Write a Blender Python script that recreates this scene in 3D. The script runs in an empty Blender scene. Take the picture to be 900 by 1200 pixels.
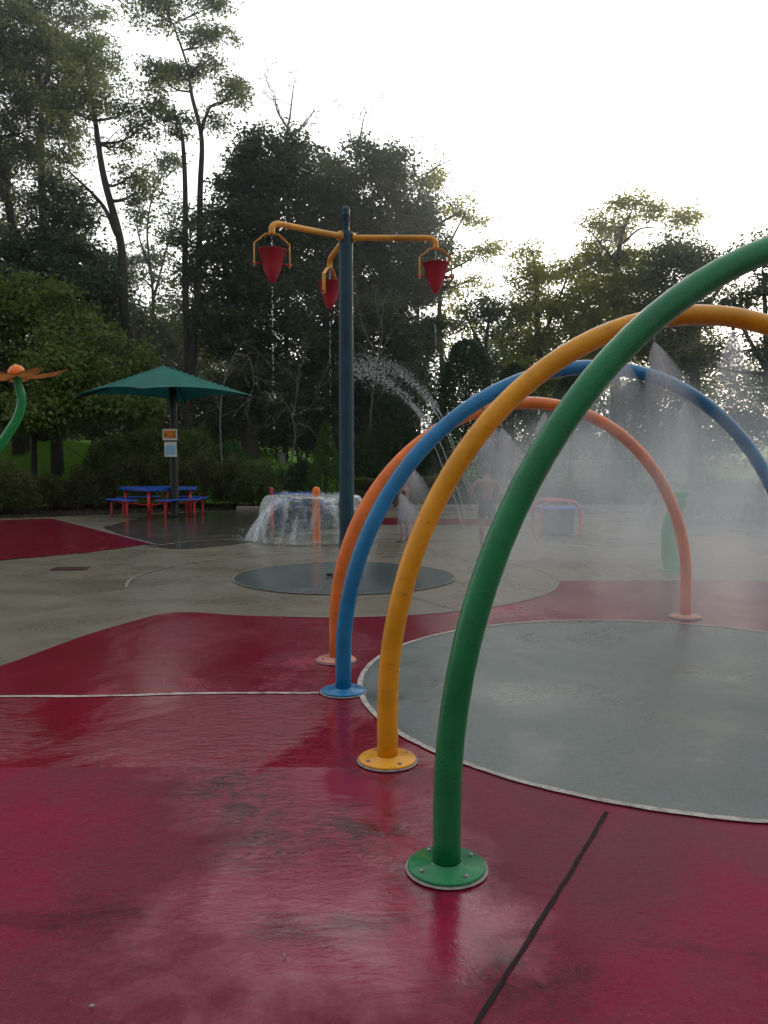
import bpy, bmesh, math, random
import numpy as np
from mathutils import Vector, Matrix
random.seed(7); RNG = np.random.default_rng(7)
R = math.radians; PI = math.pi
scn = bpy.context.scene
COL = scn.collection

# ------------------------------------------------------------------ camera numbers (eye 1.5 m, looking 3.8 deg down)
F = 942.0; H = 1.5; TH = math.atan(62 / F)
def ground(x, y):
    """point of the ground plane seen at photo position x, y"""
    a = (600 - y) / F; b = (x - 450) / F
    dz = -math.sin(TH) + a * math.cos(TH); dy = math.cos(TH) + a * math.sin(TH); t = -H / dz
    return (b * t, dy * t)
def at(x, y, Y):
    """world point at distance Y in front of the eye seen at photo position x, y"""
    a = (600 - y) / F; b = (x - 450) / F
    dz = -math.sin(TH) + a * math.cos(TH); dy = math.cos(TH) + a * math.sin(TH); t = Y / dy
    return Vector((b * t, Y, H + dz * t))

# ------------------------------------------------------------------ node helpers
class NT:
    def __init__(s, name):
        s.m = bpy.data.materials.new(name); s.m.use_nodes = True
        s.t = s.m.node_tree; s.t.nodes.clear()
        s.out = s.t.nodes.new('ShaderNodeOutputMaterial')
    def n(s, typ, ins=None, **kw):
        nd = s.t.nodes.new(typ)
        for k, v in kw.items(): setattr(nd, k, v)
        for k, v in (ins or {}).items():
            if isinstance(v, bpy.types.NodeSocket): s.t.links.new(v, nd.inputs[k])
            else: nd.inputs[k].default_value = v
        return nd
    def noise(s, scale, detail=4, rough=.55, vec=None, dist=0.0):
        i = {'Scale': scale, 'Detail': detail, 'Roughness': rough, 'Distortion': dist}
        if vec is not None: i['Vector'] = vec
        return s.n('ShaderNodeTexNoise', i).outputs['Fac']
    def ramp(s, fac, stops):
        nd = s.n('ShaderNodeValToRGB', {'Fac': fac}); cr = nd.color_ramp
        while len(cr.elements) < len(stops): cr.elements.new(.5)
        for e, (p, c) in zip(cr.elements, stops):
            e.position = p; e.color = (c, c, c, 1) if isinstance(c, (int, float)) else (*c, 1)
        return nd.outputs['Color']
    def mix(s, fac, a, b, blend='MIX'):
        nd = s.n('ShaderNodeMix', data_type='RGBA', blend_type=blend)
        for k, v in ((0, fac), (6, a), (7, b)):
            if isinstance(v, bpy.types.NodeSocket): s.t.links.new(v, nd.inputs[k])
            else: nd.inputs[k].default_value = (v if k == 0 else (*v, 1))
        return nd.outputs[2]
    def math(s, op, a, b=0.0, clamp=False):
        nd = s.n('ShaderNodeMath', operation=op, use_clamp=clamp)
        for k, v in ((0, a), (1, b)):
            if isinstance(v, bpy.types.NodeSocket): s.t.links.new(v, nd.inputs[k])
            else: nd.inputs[k].default_value = v
        return nd.outputs[0]
    def geo(s): return s.n('ShaderNodeNewGeometry').outputs['Position']
    def objc(s): return s.n('ShaderNodeTexCoord').outputs['Object']
    def mapv(s, vec, scale=(1, 1, 1), rot=(0, 0, 0), loc=(0, 0, 0)):
        return s.n('ShaderNodeMapping', {'Vector': vec, 'Scale': scale, 'Rotation': rot, 'Location': loc}).outputs[0]
    def bump(s, h, strength=.3, dist=.01, normal=None):
        i = {'Height': h, 'Strength': strength, 'Distance': dist}
        if normal is not None: i['Normal'] = normal
        return s.n('ShaderNodeBump', i).outputs[0]
    def bsdf(s, **kw):
        ins = {k.replace('_', ' '): v for k, v in kw.items()}
        for k in ('Base Color', 'Coat Tint', 'Specular Tint'):
            if k in ins and not isinstance(ins[k], bpy.types.NodeSocket): ins[k] = (*ins[k], 1)
        b = s.n('ShaderNodeBsdfPrincipled', ins)
        s.t.links.new(b.outputs[0], s.out.inputs['Surface']); return b
    def surf(s, o): s.t.links.new(o, s.out.inputs['Surface'])

def m_paint(name, col, rough=.32, wet=True, grime=.5, bumps=1.0):
    t = NT(name); p = t.objc()
    n1 = t.noise(2.2, 5, .6, p); n2 = t.noise(26, 3, .6, p)
    dark = tuple(c * .62 for c in col); lite = tuple(min(1, c * 1.18 + .01) for c in col)
    c = t.mix(t.ramp(n1, [(.3, 0), (.72, 1)]), dark, lite)
    c = t.mix(t.math('MULTIPLY', t.ramp(n2, [(.6, 0), (.76, 1)]), grime), c, tuple(x * .35 + .012 for x in col))
    vor = t.n('ShaderNodeTexVoronoi', {'Vector': p, 'Scale': 105.0, 'Randomness': 1.0}).outputs['Distance']
    drops = t.ramp(vor, [(.10, 1), (.36, 0)])
    sel = t.ramp(t.noise(14, 2, .5, p), [(.42, 0), (.6, 1)])
    h = t.math('ADD', t.math('MULTIPLY', drops, sel), t.math('MULTIPLY', n2, .5))
    t.bsdf(Base_Color=c, Roughness=t.ramp(n1, [(.3, rough - .08), (.7, rough + .16)]), Coat_Weight=.22 if wet else .05, Coat_Roughness=.08, Specular_IOR_Level=.32,
           Normal=t.bump(h, .55 * bumps, .006))
    return t.m
def m_plain(name, col, rough=.5, metal=0.0, var=.35, scale=9):
    t = NT(name); p = t.objc(); n = t.noise(scale, 5, .6, p)
    c = t.mix(t.ramp(n, [(.3, 0), (.7, 1)]), tuple(x * (1 - var) for x in col), tuple(x * (1 + var * .6) for x in col))
    t.bsdf(Base_Color=c, Roughness=rough, Metallic=metal, Normal=t.bump(n, .2, .01)); return t.m

def m_ground(name, lo, hi, stain, rough_wet=.10, rough_dry=.42, worn=None, wet_bias=.5, stain_amt=.75, ripple=1.0, seed=0.0, spots=(), spec_dry=.28, fine_amt=.28, bdist=.006, edge=.035, stains=(), spec_wet=.55, smooth=()):
    """wet (painted) broom-finished concrete: puddles, drying patches, stains, brush marks"""
    t = NT(name); p = t.mapv(t.geo(), loc=(seed, seed * .7, 0))
    big = t.noise(.42, 6, .6, p, .6); mid = t.noise(1.7, 7, .65, p, .4); fine = t.noise(38, 5, .7, p)
    c = t.mix(t.ramp(mid, [(.3, 0), (.68, 1)]), lo, hi)
    if worn:
        wn = t.ramp(t.math('ADD', t.math('MULTIPLY', t.noise(.55, 8, .68, p, .3), .8), t.math('MULTIPLY', fine, .22)), [(.40, 0), (.54, 1)])
        c = t.mix(wn, c, worn)
    st = t.ramp(t.noise(1.05, 9, .72, t.mapv(p, (1, 1.7, 1), loc=(4.2, 1.3, 0)), .5), [(.56, 0), (.70, 1)])
    for sx, sy, sr in stains:                       # grime collected around fixings and low spots
        d = t.n('ShaderNodeVectorMath', {0: t.geo(), 1: (sx, sy, 0)}, operation='DISTANCE').outputs['Value']
        k_ = t.math('MULTIPLY', t.math('SUBTRACT', 1.0, t.math('DIVIDE', d, sr), True), t.ramp(t.noise(9, 6, .7, p, .6), [(.40, .1), (.60, 1.5)]))
        st = t.math('MAXIMUM', st, k_)
    st = t.math('MINIMUM', st, 1.0)
    c = t.mix(t.math('MULTIPLY', st, stain_amt), c, stain)
    grit = t.noise(210, 3, .6, p); c = t.mix(t.ramp(grit, [(.3, .55), (.5, 0)]), c, (0, 0, 0)); c = t.mix(t.ramp(fine, [(.36, .4), (.52, 0)]), c, tuple(x * .4 for x in lo))
    speck = t.ramp(t.noise(150, 2, .5, p), [(.64, 0), (.76, .55)])
    c = t.mix(speck, c, tuple(min(1, x * 2.2 + .03) for x in hi))
    wv = t.math('ADD', t.math('ADD', t.math('MULTIPLY', big, .55), t.math('MULTIPLY', mid, .37)), t.math('MULTIPLY', t.noise(12, 6, .7, p), .08))
    for sx, sy, sr, am in spots:                    # puddled or dried-out places
        d = t.n('ShaderNodeVectorMath', {0: t.geo(), 1: (sx, sy, 0)}, operation='DISTANCE').outputs['Value']
        wv = t.math('SUBTRACT', wv, t.math('MULTIPLY', t.math('SUBTRACT', 1.0, t.math('DIVIDE', d, sr), True), am))
    wet = t.ramp(wv, [(wet_bias - edge, 1), (wet_bias + edge, 0)])
    if worn: c = t.mix(t.math('MULTIPLY', wet, .7), c, t.mix(t.math('MULTIPLY', st, stain_amt), t.mix(mid, lo, hi), stain))
    else: c = t.mix(wet, c, t.mix(.25, c, (0, 0, 0)))
    dryc = t.math('ADD', rough_dry, t.math('MULTIPLY', fine, .12))
    rough = t.math('ADD', t.math('MULTIPLY', wet, rough_wet - rough_dry), dryc)
    rip = t.noise(9, 4, .65, t.mapv(p, (1, 2.3, 1), (0, 0, R(12))), 1.2)
    rip2 = t.noise(34, 3, .6, t.mapv(p, (1, 2.0, 1), (0, 0, R(-8))), .8)
    h = t.math('ADD', t.math('MULTIPLY', rip, 1.3 * ripple), t.math('MULTIPLY', rip2, .42 * ripple))
    calm = t.ramp(t.noise(.9, 3, .6, t.mapv(p, (1, .6, 1), loc=(9, 2, 0)), .8), [(.42, .18), (.58, 1.6)])
    for sx, sy, sr in smooth:
        d = t.n('ShaderNodeVectorMath', {0: t.geo(), 1: (sx, sy, 0)}, operation='DISTANCE').outputs['Value']
        calm = t.math('MULTIPLY', calm, t.ramp(t.math('DIVIDE', d, sr), [(.5, .12), (1, 1)]))
    h = t.math('MULTIPLY', t.math('MULTIPLY', h, calm), t.math('ADD', .3, t.math('MULTIPLY', wet, .7)))
    h = t.math('ADD', h, t.math('MULTIPLY', t.math('MULTIPLY', fine, fine_amt), t.math('SUBTRACT', 1.0, t.math('MULTIPLY', wet, .85))))
    t.bsdf(Base_Color=c, Roughness=rough, Specular_IOR_Level=t.math('ADD', spec_dry, t.math('MULTIPLY', wet, spec_wet - spec_dry)), Normal=t.bump(h, .6, bdist))
    return t.m

def m_leaf(name, c0, c1, trans=.35):
    t = NT(name)
    v = t.n('ShaderNodeAttribute', attribute_name='v').outputs['Fac']
    n = t.noise(.55, 3, .5, t.geo())
    f = t.math('ADD', t.math('MULTIPLY', v, .55), t.math('MULTIPLY', t.ramp(n, [(.3, 0), (.7, 1)]), .45))
    c = t.mix(f, c0, c1)
    d = t.n('ShaderNodeBsdfPrincipled', {'Base Color': c, 'Roughness': .55, 'Specular IOR Level': .25}).outputs[0]
    tr = t.n('ShaderNodeBsdfTranslucent', {'Color': t.mix(.5, c, (c1[0] * 2.0, c1[1] * 1.8, c1[2] * .6))}).outputs[0]
    t.surf(t.n('ShaderNodeMixShader', {0: trans, 1: d, 2: tr}).outputs[0]); return t.m

M = {}
M['green'] = m_paint('green_paint', (.001, .20, .060))
M['bright_green'] = m_paint('bright_green_paint', (.012, .30, .085))
M['yellow'] = m_paint('yellow_paint', (.86, .36, .006))
M['blue'] = m_paint('blue_paint', (.002, .185, .42))
M['orange'] = m_paint('orange_paint', (.90, .19, .022))
M['pale_orange'] = m_paint('faded_orange_paint', (.62, .24, .17), grime=.3)
M['slate'] = m_paint('slate_paint', (.012, .055, .085), rough=.5, wet=False)
M['arm'] = m_paint('amber_paint', (.78, .36, .04), rough=.4)
M['bucket'] = m_paint('red_plastic', (.42, .022, .045), rough=.4)
M['black'] = m_plain('black_metal', (.012, .013, .015), .35, .3)
M['steel'] = m_plain('bolt_steel', (.30, .30, .29), .45, .7)
M['grout'] = m_plain('pale_grout', (.28, .25, .24), .7, 0, .5, 22)
M['petal'] = m_paint('petal_paint', (.66, .36, .15), rough=.5, wet=False)
M['tblue'] = m_paint('coated_blue', (.008, .095, .55), rough=.35)
M['tred'] = m_paint('coated_red', (.62, .03, .04), rough=.35)
M['bark'] = m_plain('bark', (.036, .031, .027), .9, 0, .5, 6)
M['deadbark'] = m_plain('bleached_bark', (.17, .155, .14), .9, 0, .4, 8)
M['rail'] = m_plain('galvanised_rail', (.22, .23, .23), .6, .2)
M['skin'] = m_plain('wet_skin', (.20, .10, .072), .35, 0, .12, 14)
M['hair'] = m_plain('dark_hair', (.012, .009, .008), .4, 0, .4, 60)
M['shorts_grey'] = m_plain('blue_grey_cloth', (.08, .095, .13), .75, 0, .3, 20)
M['shorts_dark'] = m_plain('dark_cloth', (.03, .035, .05), .75, 0, .3, 20)
M['lampgrey'] = m_plain('lamp_grey', (.35, .36, .37), .5, .3)
M['iron'] = m_plain('rusted_grate', (.10, .03, .03), .6, .5)

# canvas with a slightly lighter weave
def m_canvas(name, col):
    t = NT(name); p = t.objc()
    w = t.n('ShaderNodeTexWave', {'Vector': p, 'Scale': 60.0, 'Distortion': 1.0}).outputs['Fac']
    n = t.noise(1.4, 4, .6, p)
    c = t.mix(t.ramp(n, [(.3, 0), (.7, 1)]), tuple(x * .75 for x in col), tuple(x * 1.2 for x in col))
    d = t.n('ShaderNodeBsdfPrincipled', {'Base Color': c, 'Roughness': .8, 'Normal': t.bump(w, .15, .003)}).outputs[0]
    tr = t.n('ShaderNodeBsdfTranslucent', {'Color': c}).outputs[0]
    t.surf(t.n('ShaderNodeMixShader', {0: .12, 1: d, 2: tr}).outputs[0]); return t.m
M['canvas_green'] = m_canvas('green_canvas', (.012, .145, .115))
M['canvas_red'] = m_canvas('red_canvas', (.5, .03, .03))

# ------------------------------------------------------------------ object helpers
def tag(o, label=None, cat=None, group=None, kind=None):
    if label: o['label'] = label
    if cat: o['category'] = cat
    if group: o['group'] = group
    if kind: o['kind'] = kind
    return o
def empty(name, loc, rz=0.0, label=None, cat=None, group=None):
    o = bpy.data.objects.new(name, None); COL.objects.link(o)
    o.location = loc; o.rotation_euler = (0, 0, rz); o.empty_display_size = .1
    return tag(o, label, cat, group)
def link(name, me, parent=None, mats=()):
    o = bpy.data.objects.new(name, me); COL.objects.link(o)
    if parent is not None: o.parent = parent
    for m in mats: me.materials.append(m)
    return o
def from_bm(name, bm, mat, parent=None, smooth=True):
    me = bpy.data.meshes.new(name); bm.normal_update(); bm.to_mesh(me); bm.free()
    if smooth: me.polygons.foreach_set('use_smooth', [True] * len(me.polygons))
    return link(name, me, parent, [mat])
def npmesh(name, V, Fq, mat, parent=None, smooth=False, attr=None):
    """V (n,3), Fq (m,k) faces of equal size"""
    me = bpy.data.meshes.new(name); V = np.asarray(V, np.float32); Fq = np.asarray(Fq, np.int32); k = Fq.shape[1]
    me.vertices.add(len(V)); me.vertices.foreach_set('co', V.ravel())
    me.loops.add(Fq.size); me.loops.foreach_set('vertex_index', Fq.ravel())
    me.polygons.add(len(Fq)); me.polygons.foreach_set('loop_start', np.arange(0, Fq.size, k, dtype=np.int32))
    me.polygons.foreach_set('loop_total', np.full(len(Fq), k, np.int32))
    if smooth: me.polygons.foreach_set('use_smooth', np.ones(len(Fq), bool))
    if attr is not None:
        a = me.attributes.new('v', 'FLOAT', 'FACE'); a.data.foreach_set('value', np.asarray(attr, np.float32))
    me.update(calc_edges=True); me.validate()
    return link(name, me, parent, [mat])

def frames(pts):
    pts = np.asarray(pts, float); T = np.gradient(pts, axis=0); T /= np.linalg.norm(T, axis=1)[:, None] + 1e-9
    up = np.array([0, 0, 1.]) if abs(T[0, 2]) < .9 else np.array([1., 0, 0])
    n = np.cross(T[0], up); n /= np.linalg.norm(n); N = []
    for t in T:
        n = n - t * n.dot(t); n /= np.linalg.norm(n) + 1e-9; N.append(n.copy())
    N = np.array(N); return T, N, np.cross(T, N)
def tube_arr(pts, rad, sides=12, caps=True):
    pts = np.asarray(pts, float); rad = np.broadcast_to(np.asarray(rad, float), (len(pts),))
    T, N, B = frames(pts); a = np.linspace(0, 2 * PI, sides, endpoint=False)
    V = pts[:, None, :] + rad[:, None, None] * (np.cos(a)[None, :, None] * N[:, None, :] + np.sin(a)[None, :, None] * B[:, None, :])
    V = V.reshape(-1, 3); n = len(pts); i = np.arange(n - 1)[:, None] * sides; j = np.arange(sides)[None, :]; j2 = (j + 1) % sides
    Q = np.stack([i + j, i + j2, i + sides + j2, i + sides + j], -1).reshape(-1, 4)
    return V, Q
def tube(name, pts, rad, mat, parent=None, sides=20, bm=None):
    V, Q = tube_arr(pts, rad, sides); own = bm is None
    if own: bm = bmesh.new()
    vs = [bm.verts.new(v) for v in V]
    for q in Q: bm.faces.new([vs[k] for k in q])
    bm.faces.new(vs[:sides][::-1]); bm.faces.new(vs[-sides:])
    if own:
        bmesh.ops.recalc_face_normals(bm, faces=bm.faces); return from_bm(name, bm, mat, parent)
def smoothpts(P, n=12):
    """Catmull-Rom through the points"""
    P = [np.asarray(p, float) for p in P]; P = [2 * P[0] - P[1]] + P + [2 * P[-1] - P[-2]]; out = []
    for i in range(1, len(P) - 2):
        for k in range(n):
            t = k / n; a, b, c, d = P[i - 1:i + 3]
            out.append(.5 * (2 * b + (c - a) * t + (2 * a - 5 * b + 4 * c - d) * t * t + (3 * b - a - 3 * c + d) * t ** 3))
    out.append(P[-2]); return np.array(out)
def lathe_bm(prof, seg=40, bm=None, loc=(0, 0, 0)):
    bm = bm or bmesh.new(); rings = []
    for r, z in prof:
        if r < 1e-5: rings.append([bm.verts.new((loc[0], loc[1], loc[2] + z))])
        else: rings.append([bm.verts.new((loc[0] + r * math.cos(2 * PI * k / seg), loc[1] + r * math.sin(2 * PI * k / seg), loc[2] + z)) for k in range(seg)])
    for a, b in zip(rings, rings[1:]):
        for k in range(seg):
            k2 = (k + 1) % seg
            if len(a) == 1 and len(b) == 1: continue
            if len(a) == 1: bm.faces.new((a[0], b[k], b[k2]))
            elif len(b) == 1: bm.faces.new((a[k], a[k2], b[0]))
            else: bm.faces.new((a[k], a[k2], b[k2], b[k]))
    bmesh.ops.recalc_face_normals(bm, faces=bm.faces); return bm
def box_bm(size, loc=(0, 0, 0), rot=None, bevel=.0, bm=None, seg=2):
    b = bmesh.new(); bmesh.ops.create_cube(b, size=1)
    bmesh.ops.scale(b, vec=size, verts=b.verts)
    if bevel: bmesh.ops.bevel(b, geom=b.edges[:], offset=bevel, segments=seg, affect='EDGES', profile=.5)
    if rot is not None: bmesh.ops.rotate(b, cent=(0, 0, 0), matrix=rot, verts=b.verts)
    bmesh.ops.translate(b, vec=loc, verts=b.verts)
    if bm is None: return b
    me = bpy.data.meshes.new('tmp'); b.to_mesh(me); b.free(); bm.from_mesh(me); bpy.data.meshes.remove(me); return bm
def poly_sheet(name, pts, z, mat, thick=0.0, parent=None, ngrid=False):
    bm = bmesh.new(); vs = [bm.verts.new((p[0], p[1], z)) for p in pts]
    f = bm.faces.new(vs); bm.normal_update()
    if f.normal.z < 0: bmesh.ops.reverse_faces(bm, faces=[f])
    bmesh.ops.triangulate(bm, faces=bm.faces[:])
    return from_bm(name, bm, mat, parent, smooth=False)
def ring_sheet(name, c, r0, r1, z, mat, a0=0.0, a1=2 * PI, seg=96, jitter=0.0):
    rr = random.Random(3); bm = bmesh.new(); A = []; full = abs(a1 - a0 - 2 * PI) < 1e-4
    n = seg if full else seg + 1
    for k in range(n):
        a = a0 + (a1 - a0) * k / seg; j = rr.uniform(-jitter, jitter); j2 = rr.uniform(-jitter, jitter)
        A.append((bm.verts.new((c[0] + (r0 + j) * math.cos(a), c[1] + (r0 + j) * math.sin(a), z)), bm.verts.new((c[0] + (r1 + j2) * math.cos(a), c[1] + (r1 + j2) * math.sin(a), z))))
    for k in range(n if full else n - 1):
        a, b = A[k], A[(k + 1) % n]; bm.faces.new((a[0], a[1], b[1], b[0]))
    return from_bm(name, bm, mat, None, False)
def strip_sheet(name, pts, w, z, mat, jitter=0.0):
    rr = random.Random(5); P = smoothpts([(p[0], p[1], 0) for p in pts], 14); T = np.gradient(P, axis=0); T /= np.linalg.norm(T, axis=1)[:, None]
    bm = bmesh.new(); A = []
    for p, t in zip(P, T):
        wa = w / 2 + rr.uniform(-jitter, jitter); wb = w / 2 + rr.uniform(-jitter, jitter)
        A.append((bm.verts.new((p[0] - t[1] * wa, p[1] + t[0] * wa, z)), bm.verts.new((p[0] + t[1] * wb, p[1] - t[0] * wb, z))))
    for a, b in zip(A, A[1:]): bm.faces.new((a[1], b[1], b[0], a[0]))
    return from_bm(name, bm, mat, None, False)

# ------------------------------------------------------------------ world and light
SUN_EL, SUN_AZ = R(12), R(31)            # low sun ahead and to the right, behind the trees
w = bpy.data.worlds.new('World'); scn.world = w; w.use_nodes = True; nt = w.node_tree; nt.nodes.clear()
sky = nt.nodes.new('ShaderNodeTexSky'); sky.sky_type = 'NISHITA'; sky.sun_disc = False
sky.sun_elevation = SUN_EL; sky.sun_rotation = SUN_AZ; sky.air_density = 1.0; sky.dust_density = 4.0; sky.ozone_density = 1.0
tc = nt.nodes.new('ShaderNodeTexCoord'); sep = nt.nodes.new('ShaderNodeSeparateXYZ'); nt.links.new(tc.outputs['Generated'], sep.inputs[0])
cr = nt.nodes.new('ShaderNodeValToRGB'); nt.links.new(sep.outputs[2], cr.inputs[0])
cr.color_ramp.elements[0].position = 0.0; cr.color_ramp.elements[0].color = (11.2, 11.1, 11.0, 1)
cr.color_ramp.elements[1].position = .75; cr.color_ramp.elements[1].color = (9.2, 9.6, 9.9, 1)
mx = nt.nodes.new('ShaderNodeMix'); mx.data_type = 'RGBA'; mx.inputs[0].default_value = .93
nt.links.new(sky.outputs[0], mx.inputs[6]); nt.links.new(cr.outputs[0], mx.inputs[7])
dp = nt.nodes.new('ShaderNodeVectorMath'); dp.operation = 'DOT_PRODUCT'; nt.links.new(tc.outputs['Generated'], dp.inputs[0])
dp.inputs[1].default_value = tuple(Vector((math.sin(R(8)), math.cos(R(8)), .10)).normalized())
mr = nt.nodes.new('ShaderNodeMapRange'); mr.inputs[1].default_value = -1; mr.inputs[2].default_value = 1; nt.links.new(dp.outputs['Value'], mr.inputs[0])
c2 = nt.nodes.new('ShaderNodeValToRGB'); nt.links.new(mr.outputs[0], c2.inputs[0])
for e_, (p_, v_) in zip([c2.color_ramp.elements[0], c2.color_ramp.elements[1], c2.color_ramp.elements.new(.5), c2.color_ramp.elements.new(.72), c2.color_ramp.elements.new(.90), c2.color_ramp.elements.new(.957)], [(0, .13), (1, 1.0), (.5, .28), (.72, .34), (.90, .40), (.957, .52)]):
    e_.position = p_; e_.color = (v_, v_, v_, 1)
m2 = nt.nodes.new('ShaderNodeVectorMath'); m2.operation = 'MULTIPLY'; nt.links.new(mx.outputs[2], m2.inputs[0])
sc_ = nt.nodes.new('ShaderNodeVectorMath'); sc_.operation = 'SCALE'; sc_.inputs['Scale'].default_value = 3.2; nt.links.new(c2.outputs[0], sc_.inputs[0]); nt.links.new(sc_.outputs[0], m2.inputs[1])
bg = nt.nodes.new('ShaderNodeBackground'); bg.inputs[1].default_value = .10; nt.links.new(m2.outputs[0], bg.inputs[0])
wo = nt.nodes.new('ShaderNodeOutputWorld'); nt.links.new(bg.outputs[0], wo.inputs[0])
sl = bpy.data.lights.new('sun', 'SUN'); sl.energy = 3.0; sl.angle = R(2.0); sl.color = (1, .87, .64)
so = bpy.data.objects.new('sun', sl); COL.objects.link(so)
sd = Vector((math.sin(SUN_AZ) * math.cos(SUN_EL), math.cos(SUN_AZ) * math.cos(SUN_EL), math.sin(SUN_EL)))
so.rotation_euler = sd.to_track_quat('Z', 'Y').to_euler()

# ------------------------------------------------------------------ terrain
def terr(x, y):
    """hill rising behind the hedge, higher on the left"""
    s = min(1, max(0, (y - 25.9) / 5.5)); s = s * s * (3 - 2 * s)
    l = min(1, max(0, (-x + 1.0) / 8.0)); l = l * l * (3 - 2 * l)
    s2 = min(1, max(0, (y - 36) / 40))
    return -.03 + s * (.25 + 1.75 * l) + 3.0 * s2 + .12 * math.sin(x * .4) * s + .08 * math.sin(x * 1.3 + y * .8) * s
def m_grass():
    t = NT('grassy_soil'); p = t.geo(); sp = t.n('ShaderNodeSeparateXYZ', {0: p})
    n = t.noise(.7, 6, .6, p); f = t.noise(14, 5, .7, p)
    g = t.mix(f, (.09, .20, .03), (.20, .40, .05))
    soil = t.mix(f, (.012, .010, .008), (.035, .028, .020))
    side = t.math('MULTIPLY', t.math('GREATER_THAN', sp.outputs[1], 26.5), t.ramp(n, [(.25, 0), (.4, 1)]))
    t.bsdf(Base_Color=t.mix(side, soil, g), Roughness=.9, Specular_IOR_Level=.1, Normal=t.bump(f, .8, .06)); return t.m
M['grass'] = m_grass()
xs = np.concatenate([np.linspace(-400, -42, 10), np.linspace(-40, 40, 81), np.linspace(42, 400, 10)])
ys = np.concatenate([np.linspace(-300, -16, 8), np.linspace(-14, 80, 95), np.linspace(90, 700, 12)])
V = [(x, y, terr(x, y)) for y in ys for x in xs]; nx = len(xs)
Q = [(j * nx + i, j * nx + i + 1, (j + 1) * nx + i + 1, (j + 1) * nx + i) for j in range(len(ys) - 1) for i in range(nx - 1)]
tag(npmesh('ground', V, Q, M['grass'], smooth=True), kind='structure')

# ------------------------------------------------------------------ the pad
M['concrete'] = m_ground('wet_concrete', (.122, .108, .078), (.185, .165, .122), (.050, .042, .027), worn=(.195, .175, .135), wet_bias=.50, rough_wet=.14, rough_dry=.36, ripple=.5, edge=.11, spec_dry=.24, stain_amt=.6)
M['concrete_far'] = m_ground('soaked_concrete', (.075, .070, .055), (.130, .120, .092), (.026, .024, .018), wet_bias=.60, edge=.09, rough_wet=.07, rough_dry=.25, ripple=.45, seed=8)
M['red_near'] = m_ground('worn_red_paint', (.235, .002, .030), (.31, .006, .054), (.014, .006, .009), worn=(.165, .026, .046), wet_bias=.39, rough_wet=.07, rough_dry=.36, stain_amt=.72, seed=3, ripple=1.3, bdist=.013, fine_amt=.45, spec_dry=.10, spec_wet=.60, edge=.05, smooth=((.12, 2.5, .5), (-.1, 3.7, .35)), stains=((-.72, 3.62, .35), (-.58, 3.36, .3), (.02, 3.9, .34), (.2, 2.8, .3), (-.1, 3.15, .35), (.42, 2.25, .3), (-.5, 3.05, .3)),
    spots=((-.30, 3.45, 1.05, .28), (.05, 2.6, .70, .28), (-.75, 2.45, .4, .16), (-1.5, 3.1, 1.2, -.12), (1.2, 2.5, 1.0, -.10)))
M['red_mid'] = m_ground('wet_red_paint', (.24, .001, .022), (.31, .003, .034), (.055, .006, .012), wet_bias=.72, rough_wet=.07, rough_dry=.34, stain_amt=.4, seed=5, ripple=1.1, bdist=.006, spec_wet=.62)
M['red_far'] = m_ground('red_paint', (.215, .002, .022), (.29, .006, .038), (.05, .006, .012), wet_bias=.60, rough_wet=.12, rough_dry=.40, stain_amt=.5, seed=12, ripple=.6)
M['grey_paint'] = m_ground('wet_grey_paint', (.085, .113, .108), (.122, .152, .147), (.055, .065, .060), wet_bias=.50, rough_wet=.20, rough_dry=.36, stain_amt=.35, ripple=.7, seed=21, edge=.05, spec_dry=.34)
M['slate_pool'] = m_ground('wet_slate_paint', (.095, .120, .125), (.125, .152, .155), (.05, .06, .06), wet_bias=.52, rough_wet=.12, edge=.1, rough_dry=.22, stain_amt=.3, ripple=.5, seed=31)
M['seam'] = m_plain('dark_joint', (.010, .005, .006), .97, 0, .5, 30)
M['seam_light'] = m_plain('pale_joint', (.42, .37, .34), .7, 0, .5, 25)
M['seam_faint'] = m_plain('faint_joint', (.19, .178, .14), .7, 0, .5, 25)
edge = [(-30, -12), (30, -12), (30, 24.2), (8, 24.0), (0, 23.8), (-4, 23.6), (-6.6, 22.4), (-8.8, 20.7), (-13, 18.7), (-30, 16)]
tag(poly_sheet('concrete_pad', edge, 0.0, M['concrete']), kind='structure')
z1, z2, z3, z4 = .004, .008, .012, .016
# soaked dark area by the table
sk = [ground(*p) for p in [(120, 618), (190, 603), (300, 598), (420, 600), (430, 612), (330, 628), (260, 640), (180, 641)]]
tag(poly_sheet('wet_pavement', [tuple(p) for p in smoothpts([(a, b, 0) for a, b in sk + sk[:1]], 6)[:-1, :2]], z1, M['concrete_far']), kind='structure')
CB = (-.5, 10.2); CG = (1.93, 5.28); RG = 2.09
# red field
upper = [ground(x, y) for x, y in [(0, 781), (50, 763), (100, 745), (150, 730), (205, 718), (290, 722)]]
arc = [(CB[0] + 2.66 * math.cos(a), CB[1] + 2.66 * math.sin(a)) for a in np.linspace(R(-93), R(-8), 30)]
far_r = [(3.2, 9.86), (6.0, 9.6), (12, 9.2), (20, 8.5)]
left = [(-16, 3.0), (-8, 4.2), (-4.4, 4.75), (-3.05, 5.2)]
ub = smoothpts([(a, b, 0) for a, b in left + upper], 8)[:, :2]
YS = 5.02; YN = 3.82                                   # slab joints of the red field
mid_top = [tuple(p) for p in ub] + arc + far_r
def clip(poly, y, keep_above):
    out = []
    for a, b in zip(poly, poly[1:] + poly[:1]):
        ia = (a[1] >= y) == keep_above; ib = (b[1] >= y) == keep_above
        if ia: out.append(a)
        if ia != ib:
            t = (y - a[1]) / (b[1] - a[1]); out.append((a[0] + t * (b[0] - a[0]), y))
    return out
whole = mid_top + [(20, -9), (-16, -9)]
tag(poly_sheet('red_field', clip(whole, YS, True), z1, M['red_far']), kind='structure')
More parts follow.
